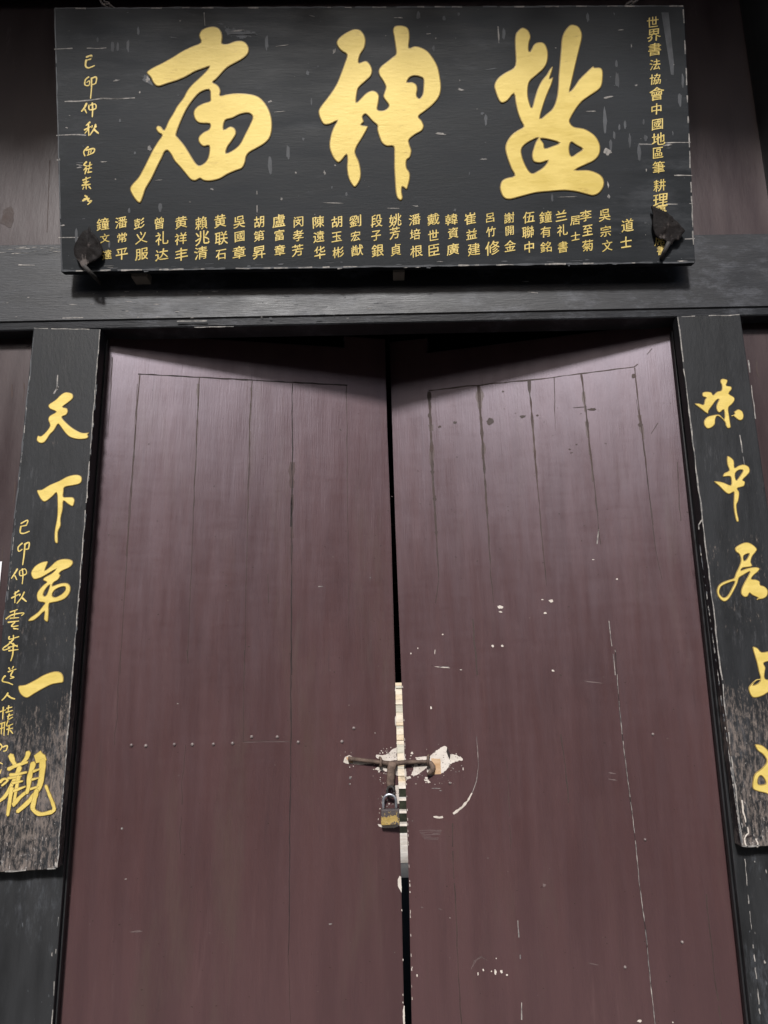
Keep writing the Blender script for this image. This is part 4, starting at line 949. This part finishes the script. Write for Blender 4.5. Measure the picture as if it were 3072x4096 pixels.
# ------------------------------------------------------------------ couplet boards
PC = wallplane(-0.004)
def couplet(name_label, quad_px, chars, sts, marks, edge_px, grp='pair of hanging couplet boards'):
    q = [PC.hit(*p_) for p_ in quad_px]
    root = thing('couplet_board', name_label, 'sign', (q[0] + q[1]) / 2, grp)
    mb = MB(); mb.slab(q, PC.n, 0.044, 0.003)
    for pts, w_, m_, gp in marks: line(mb, PC, ID, pts, w_, m_, 0.003, gaps=gp)
    for a, b in edge_px:
        for i in range(70):
            t = random.random() ** 0.7
            x = a[0] + (b[0] - a[0]) * t; y = a[1] + (b[1] - a[1]) * t
            blob(mb, PC, x, y, random.uniform(0.8, 2.6), random.uniform(3, 14), random.choice((1, 2, 2)), 0.0, 9, 0.6)
    if 'right' in name_label:
        patch(mb, PC, Crop(2560, 3200, 512 / 1659), [(1365, 490), (1395, 462), (1440, 452), (1470, 470), (1420, 485), (1385, 500)], 4)
        for l in ([(1320, 0), (1340, 160), (1370, 290)], [(1350, 510), (1370, 460), (1405, 430), (1395, 350)], [(1355, 510), (1370, 580), (1400, 605)], [(1500, 500), (1530, 560), (1520, 610)]):
            line(mb, PC, Crop(2560, 3200, 512 / 1659), l, 0.004, 3, 0.002, gaps=0.25, step=0.005)
    else:
        patch(mb, PC, Crop(160, 3280, 400 / 1659), [(268, 800), (285, 760), (275, 700), (255, 690), (245, 740)], 1, jag=0.001)
    mb.build('board', [M['couplet'], M['scratch'], M['smear'], M['chip'], M['crack']], root)
    for loops_or_strokes in chars:
        kind, c, data = loops_or_strokes
        mb = MB()
        if kind == 'o':
            for k, grp_ in enumerate(data): raised(mb, PC, c, grp_, 0.0030, 0.0026, 0.0005, 3)
        else:
            for i, (pts, w_) in enumerate(data): raised(mb, PC, c, [stroke_loop(pts, w_)], 0.0024 + 0.00018 * i, 0.0016, 0.0005, 1)
        mb.build('character', [M['gold'], M['gold_edge']], root)
    if sts:
        mb = MB()
        for c, st in sts: strokes(mb, PC, c, st, 1.1)
        mb.build('inscription', [M['gold_small'], M['gold_edge']], root)
    return root
L1 = Crop(0, 1300, 450 / 830); L2 = Crop(0, 2400, 450 / 830); R1 = Crop(2650, 1250, 422 / 778); R2 = Crop(2650, 2400, 422 / 778)
TIAN = [[(455,512),(490,497),(535,508),(541,540),(510,570),(465,605),(495,615),(503,640),(490,665),(460,680),(480,710),(530,755),(590,790),(625,797),(660,795),(648,812),(655,822),(640,840),(580,845),(520,830),(480,795),(440,740),(425,738),(400,780),(370,810),(345,850),(320,872),(290,870),(272,850),(280,818),(305,820),(340,790),(370,745),(357,700),(370,670),(415,642),(370,620),(360,590),(410,555)]]
XIA = [[(275,1220),(310,1215),(370,1180),(440,1150),(500,1118),(560,1105),(598,1115),(607,1145),(590,1172),(540,1185),(480,1198),(472,1230),(470,1268),(500,1270),(540,1272),(553,1295),(545,1330),(530,1338),(500,1320),(470,1300),(465,1360),(450,1430),(450,1480),(430,1530),(430,1600),(420,1612),(405,1595),(405,1520),(420,1440),(425,1380),(425,1290),(418,1240),(390,1265),(340,1303),(310,1295),(285,1255)]]
DI = [[(230,1830),(260,1780),(310,1750),(355,1745),(345,1780),(335,1810),(370,1785),(420,1740),(480,1725),(530,1735),(540,1760),(515,1790),(460,1815),(440,1835),(448,1850),(430,1880),(400,1900),(390,1925),(450,1905),(500,1905),(522,1935),(515,1980),(480,2020),(430,2040),(385,2050),(365,2060),(362,2120),(358,2180),(345,2190),(325,2170),(330,2115),(290,2150),(250,2180),(210,2185),(225,2160),(280,2120),(320,2070),(330,2050),(285,2040),(272,2000),(285,1960),(320,1920),(345,1898),(320,1885),(330,1862),(380,1835),(410,1806),(370,1828),(330,1852),(290,1870),(250,1875)],
      [(388,1995),(402,1962),(440,1938),(480,1932),(482,1958),(450,1990),(410,2008)], [(322,1985),(340,1948),(368,1920),(358,1960),(342,1995),(328,2000)]]
YI = [[(138,635),(190,625),(260,590),(330,550),(400,527),(445,532),(468,560),(468,605),(430,615),(380,625),(310,660),(250,695),(205,722),(170,710),(145,680)]]
GUAN = [([(82,1145),(98,1190),(118,1220)],42),([(212,1122),(198,1165),(165,1205)],40),([(62,1250),(120,1222),(205,1195)],32),([(150,1230),(105,1330),(45,1440),(-5,1485)],34),([(75,1290),(130,1285),(198,1270)],28),
 ([(0,1345),(30,1320),(60,1330),(15,1370)],24),([(60,1315),(160,1300)],22),([(88,1385),(72,1500),(58,1588)],34),([(140,1300),(118,1420),(102,1520)],30),([(100,1510),(150,1455),(215,1400)],34),([(95,1350),(170,1335)],24),([(100,1410),(190,1375)],24),
 ([(250,1200),(222,1300),(212,1380),(198,1425)],40),([(285,1158),(325,1172)],86),([(318,1180),(312,1280),(290,1380),(225,1475),(130,1562)],46),([(245,1265),(300,1245)],22),([(235,1325),(295,1310)],20),([(225,1395),(285,1375)],22),
 ([(275,1400),(255,1480),(246,1540),(290,1577),(350,1572),(400,1550),(392,1500),(368,1440),(340,1368)],36)]
INS1 = [([(155,1465),(205,1440),(195,1480)],9),([(195,1478),(155,1486)],8),([(155,1485),(150,1530),(175,1538),(217,1522)],10),([(165,1610),(135,1640),(140,1670),(165,1655)],9),([(180,1620),(215,1605),(210,1650),(185,1655)],10),([(185,1620),(178,1700),(168,1770)],10),
 ([(130,1800),(105,1840),(85,1870)],10),([(110,1850),(125,1880)],8),([(145,1820),(150,1850),(195,1835),(185,1800),(145,1815)],8),([(165,1800),(170,1850),(165,1910)],9),([(140,1960),(105,1985)],9),([(85,2015),(145,1985)],9),([(115,1970),(110,2050)],9),([(150,1985),(145,2000)],8),([(180,1970),(160,2010),(125,2055)],9),([(165,2015),(195,2040)],11)]
INS2 = [([(75,90),(130,70)],8),([(45,140),(90,110),(175,95),(160,115)],9),([(110,80),(105,125)],8),([(75,135),(140,130)],8),([(60,165),(140,155)],9),([(110,165),(85,195),(135,190)],9),([(100,210),(135,215)],9),
 ([(70,270),(70,290),(140,270)],9),([(100,260),(100,290)],8),([(100,290),(60,330),(25,355),(30,370),(75,355)],9),([(70,310),(130,345)],9),([(60,350),(130,335)],8),([(65,375),(135,365)],9),([(100,320),(95,400),(80,450)],10),
 ([(65,500),(75,515)],9),([(100,490),(90,510)],8),([(60,530),(120,510)],8),([(95,525),(80,560),(105,570),(75,580)],9),([(40,560),(25,575),(20,600),(60,610),(95,625)],10),([(60,685),(40,715),(15,740)],10),([(55,700),(80,720),(110,730)],11),
 ([(25,790),(20,880)],9),([(0,825),(45,810)],8),([(50,800),(90,790)],8),([(65,780),(60,830)],8),([(45,830),(95,815)],9),([(55,860),(95,845)],9),([(70,840),(60,880),(95,865)],8),([(15,910),(10,990)],8),([(0,915),(40,900)],8),([(35,905),(30,1000)],8),([(0,950),(35,940)],8),
 ([(60,890),(50,930),(95,915)],8),([(50,955),(95,945)],9),([(70,930),(60,995)],8),([(75,960),(95,985)],9),([(0,1060),(15,1080),(0,1110)],9),([(20,1085),(55,1075),(45,1110),(25,1115)],9),([(0,1200),(20,1210)],8),([(0,1280),(10,1250)],8)]
couplet('left black couplet board with gold characters and small gold inscription, badly worn at its foot', [(-92, 3494), (225, 3476), (402, 1316), (134, 1310)],
        [('o', L1, [TIAN]), ('o', L1, [XIA]), ('o', L1, [DI]), ('o', L2, [YI]), ('s', L2, GUAN)], [(L1, INS1), (L2, INS2)],
        [([(138, 1312), (14, 2500)], 0.003, 2, 0.4), ([(400, 1318), (228, 3470)], 0.003, 1, 0.3), ([(20, 3486), (222, 3474)], 0.0035, 1, 0.5), ([(136, 1313), (400, 1319)], 0.003, 1, 0.45),
         ([(229, 1560), (231, 1500)], 0.004, 1, 0.3), ([(215, 1575), (232, 1545)], 0.004, 1, 0.2)],
        [((390, 1500), (228, 3470)), ((120, 1500), (30, 2400))])
WEI = [[[(430,495),(450,490),(478,500),(475,520),(470,540),(505,548),(508,570),(488,600),(525,625),(530,650),(510,680),(485,705),(490,760),(500,830),(500,850),(480,855),(465,835),(460,812),(430,778),(402,766),(388,790),(385,825),(360,850),(330,857),(308,835),(305,800),(330,770),(380,756),(420,755),(453,785),(450,720),(420,740),(400,725),(395,690),(413,642),(390,655),(365,690),(340,725),(335,748),(310,735),(280,710),(235,675),(270,672),(300,680),(310,645),(320,630),(295,620),(295,592),(330,585),(360,592),(372,610),(400,585),(432,575),(435,540),(425,515)]],
       [[(503,768),(530,748),(525,735),(555,715),(585,728),(597,760),(590,790),(565,797),(540,780),(520,765)]]]
ZHONG = [[[(475,1062),(500,1068),(525,1095),(530,1145),(560,1130),(600,1122),(635,1140),(642,1175),(620,1205),(590,1235),(607,1250),(600,1280),(575,1290),(550,1300),(565,1330),(558,1390),(545,1420),(550,1480),(562,1535),(545,1543),(530,1490),(522,1420),(525,1340),(520,1325),(490,1340),(460,1325),(420,1285),(380,1250),(400,1245),(450,1255),(500,1275),(505,1240),(495,1210),(445,1212),(455,1185),(490,1165),(475,1120)],
          [(535,1190),(560,1165),(590,1165),(575,1195),(555,1225),(540,1235)]]]
JU = [[[(535,1735),(580,1705),(620,1695),(660,1710),(695,1745),(680,1775),(660,1800),(650,1840),(660,1870),(625,1880),(592,1884),(578,1902),(630,1885),(690,1878),(715,1890),(700,1915),(670,1940),(655,1965),(690,1970),(715,1985),(720,2010),(750,2020),(775,2050),(770,2090),(740,2112),(690,2118),(700,2105),(660,2085),(640,2070),(625,2095),(600,2098),(578,2075),(580,2040),(600,1995),(630,1940),(640,1912),(590,1940),(562,1960),(550,2000),(510,2080),(480,2120),(450,2132),(415,2105),(398,2060),(410,2015),(450,1985),(500,1968),(526,1958),(540,1920),(560,1880),(575,1830),(565,1785),(540,1765)],
      [(598,1795),(635,1780),(620,1815),(600,1830)], [(418,2060),(432,2022),(480,1997),(530,1984),(510,2032),(478,2088),(450,2102),(427,2085)]]]
SHANG = [[[(662,350),(700,355),(730,385),(800,375),(850,390),(840,430),(790,450),(745,465),(758,500),(752,540),(755,580),(800,585),(880,560),(930,580),(930,620),(860,650),(780,680),(740,705),(690,720),(655,712),(632,655),(650,620),(690,585),(720,578),(708,530),(690,450)],
          [(668,626),(690,596),(718,592),(700,614)]]]
HAO = [[[(680,1065),(730,1070),(770,1100),(800,1130),(830,1080),(860,1070),(850,1130),(820,1200),(850,1240),(930,1230),(940,1270),(870,1290),(830,1300),(840,1350),(870,1400),(840,1430),(790,1440),(760,1425),(700,1410),(665,1390),(663,1340),(680,1280),(730,1240),(765,1190),(740,1140),(700,1110)],
        [(705,1315),(725,1295),(752,1325),(755,1355),(705,1358)]]]
couplet('right black couplet board with gold characters, cut off by the right side of the photo', [(2967, 3388), (3265, 3378), (2961, 1257), (2708, 1264)],
        [('o', R1, WEI), ('o', R1, ZHONG), ('o', R1, JU), ('o', R2, SHANG), ('o', R2, HAO)], [],
        [([(2712, 1267), (2958, 1260)], 0.003, 1, 0.5), ([(2711, 1270), (2968, 3380)], 0.0035, 1, 0.25), ([(2970, 3384), (3072, 3381)], 0.0035, 1, 0.4), ([(2992, 1440), (2999, 1490)], 0.006, 1, 0.2),
         ([(2958, 1740), (2985, 1900), (3010, 2010)], 0.003, 1, 0.5), ([(2808, 2080), (2795, 2100), (2796, 2118)], 0.005, 1, 0.1), ([(3000, 1500), (3040, 1800)], 0.003, 1, 0.5)],
        [((2760, 1900), (2965, 3370)), ((2900, 2900), (2965, 3370))])

# ------------------------------------------------------------------ paper notice at the left edge
pp = wallplane(0.066)
a = pp.hit(8, 2246); b = pp.hit(7, 2392)
mb = MB(); mb.slab([(a.x - 0.21, 0.066, b.z), (a.x, 0.066, b.z), (a.x, 0.066, a.z), (a.x - 0.21, 0.066, a.z)], Vector((0, -1, 0)), 0.0015)
tag(mb.build('paper_notice', M['paper'], origin=(a.x - 0.1, 0.066, b.z)), 'white paper notice on the maroon wall at the left edge of the photo', 'notice')

# ------------------------------------------------------------------ what shows through the gap
G = Crop(1500, 2200, 300 / 737)
ps = wallplane(2.1)
zlow = ps.hit(*G(228, 1303)).z
root = thing('slatted_screen', 'dark slatted timber screen seen through the gap between the doors', 'screen', (0, 2.1, 0))
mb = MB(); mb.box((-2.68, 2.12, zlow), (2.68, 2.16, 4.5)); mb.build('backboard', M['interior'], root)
for y in (-450, -250, -60, 130, 320, 510, 635, 748, 855, 940, 1015, 1070, 1130, 1160, 1205):
    z = ps.hit(*G(200, y)).z
    mb = MB(); mb.box((-2.6, 2.09, z - 0.003), (2.6, 2.12, z + 0.003)); mb.build('slat', M['slat'], root)
# pale stone wall and steps across the inner court
pst = wallplane(12.6)
zt_ = pst.hit(*G(228, 1303)).z + 0.35
root = thing('stone_wall', 'pale coursed stone wall of the inner court seen through the gap', 'wall', (0, 12.6, GZ))
z = GZ; k = 0
while z < zt_:
    h = (0.10, 0.16, 0.06, 0.13, 0.09, 0.19, 0.05)[(k * 3) % 7]; k += 1
    mb = MB(); mb.box((-7, 12.6 + 0.012 * (k % 3), z), (7, 13.0, z + h - 0.003), 0.003); mb.build('stone_course', (M['stone'], M['stone_ochre'], M['stone'], M['stone_grey'], M['stone_ochre'], M['stone'], M['stone_grey'])[k % 7], root)
    z += h
root = thing('stone_steps', 'stone steps with pale sunlit treads, low down in the gap between the doors', 'steps', (0, 11.6, GZ))
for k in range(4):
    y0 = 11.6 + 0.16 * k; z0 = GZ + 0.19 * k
    mb = MB(); mb.box((-3, y0 + 0.01, z0 + 0.001), (3, y0 + (0.98 - 0.16 * k), z0 + 0.15)); st = mb.build('step', M['shadestone'], root)
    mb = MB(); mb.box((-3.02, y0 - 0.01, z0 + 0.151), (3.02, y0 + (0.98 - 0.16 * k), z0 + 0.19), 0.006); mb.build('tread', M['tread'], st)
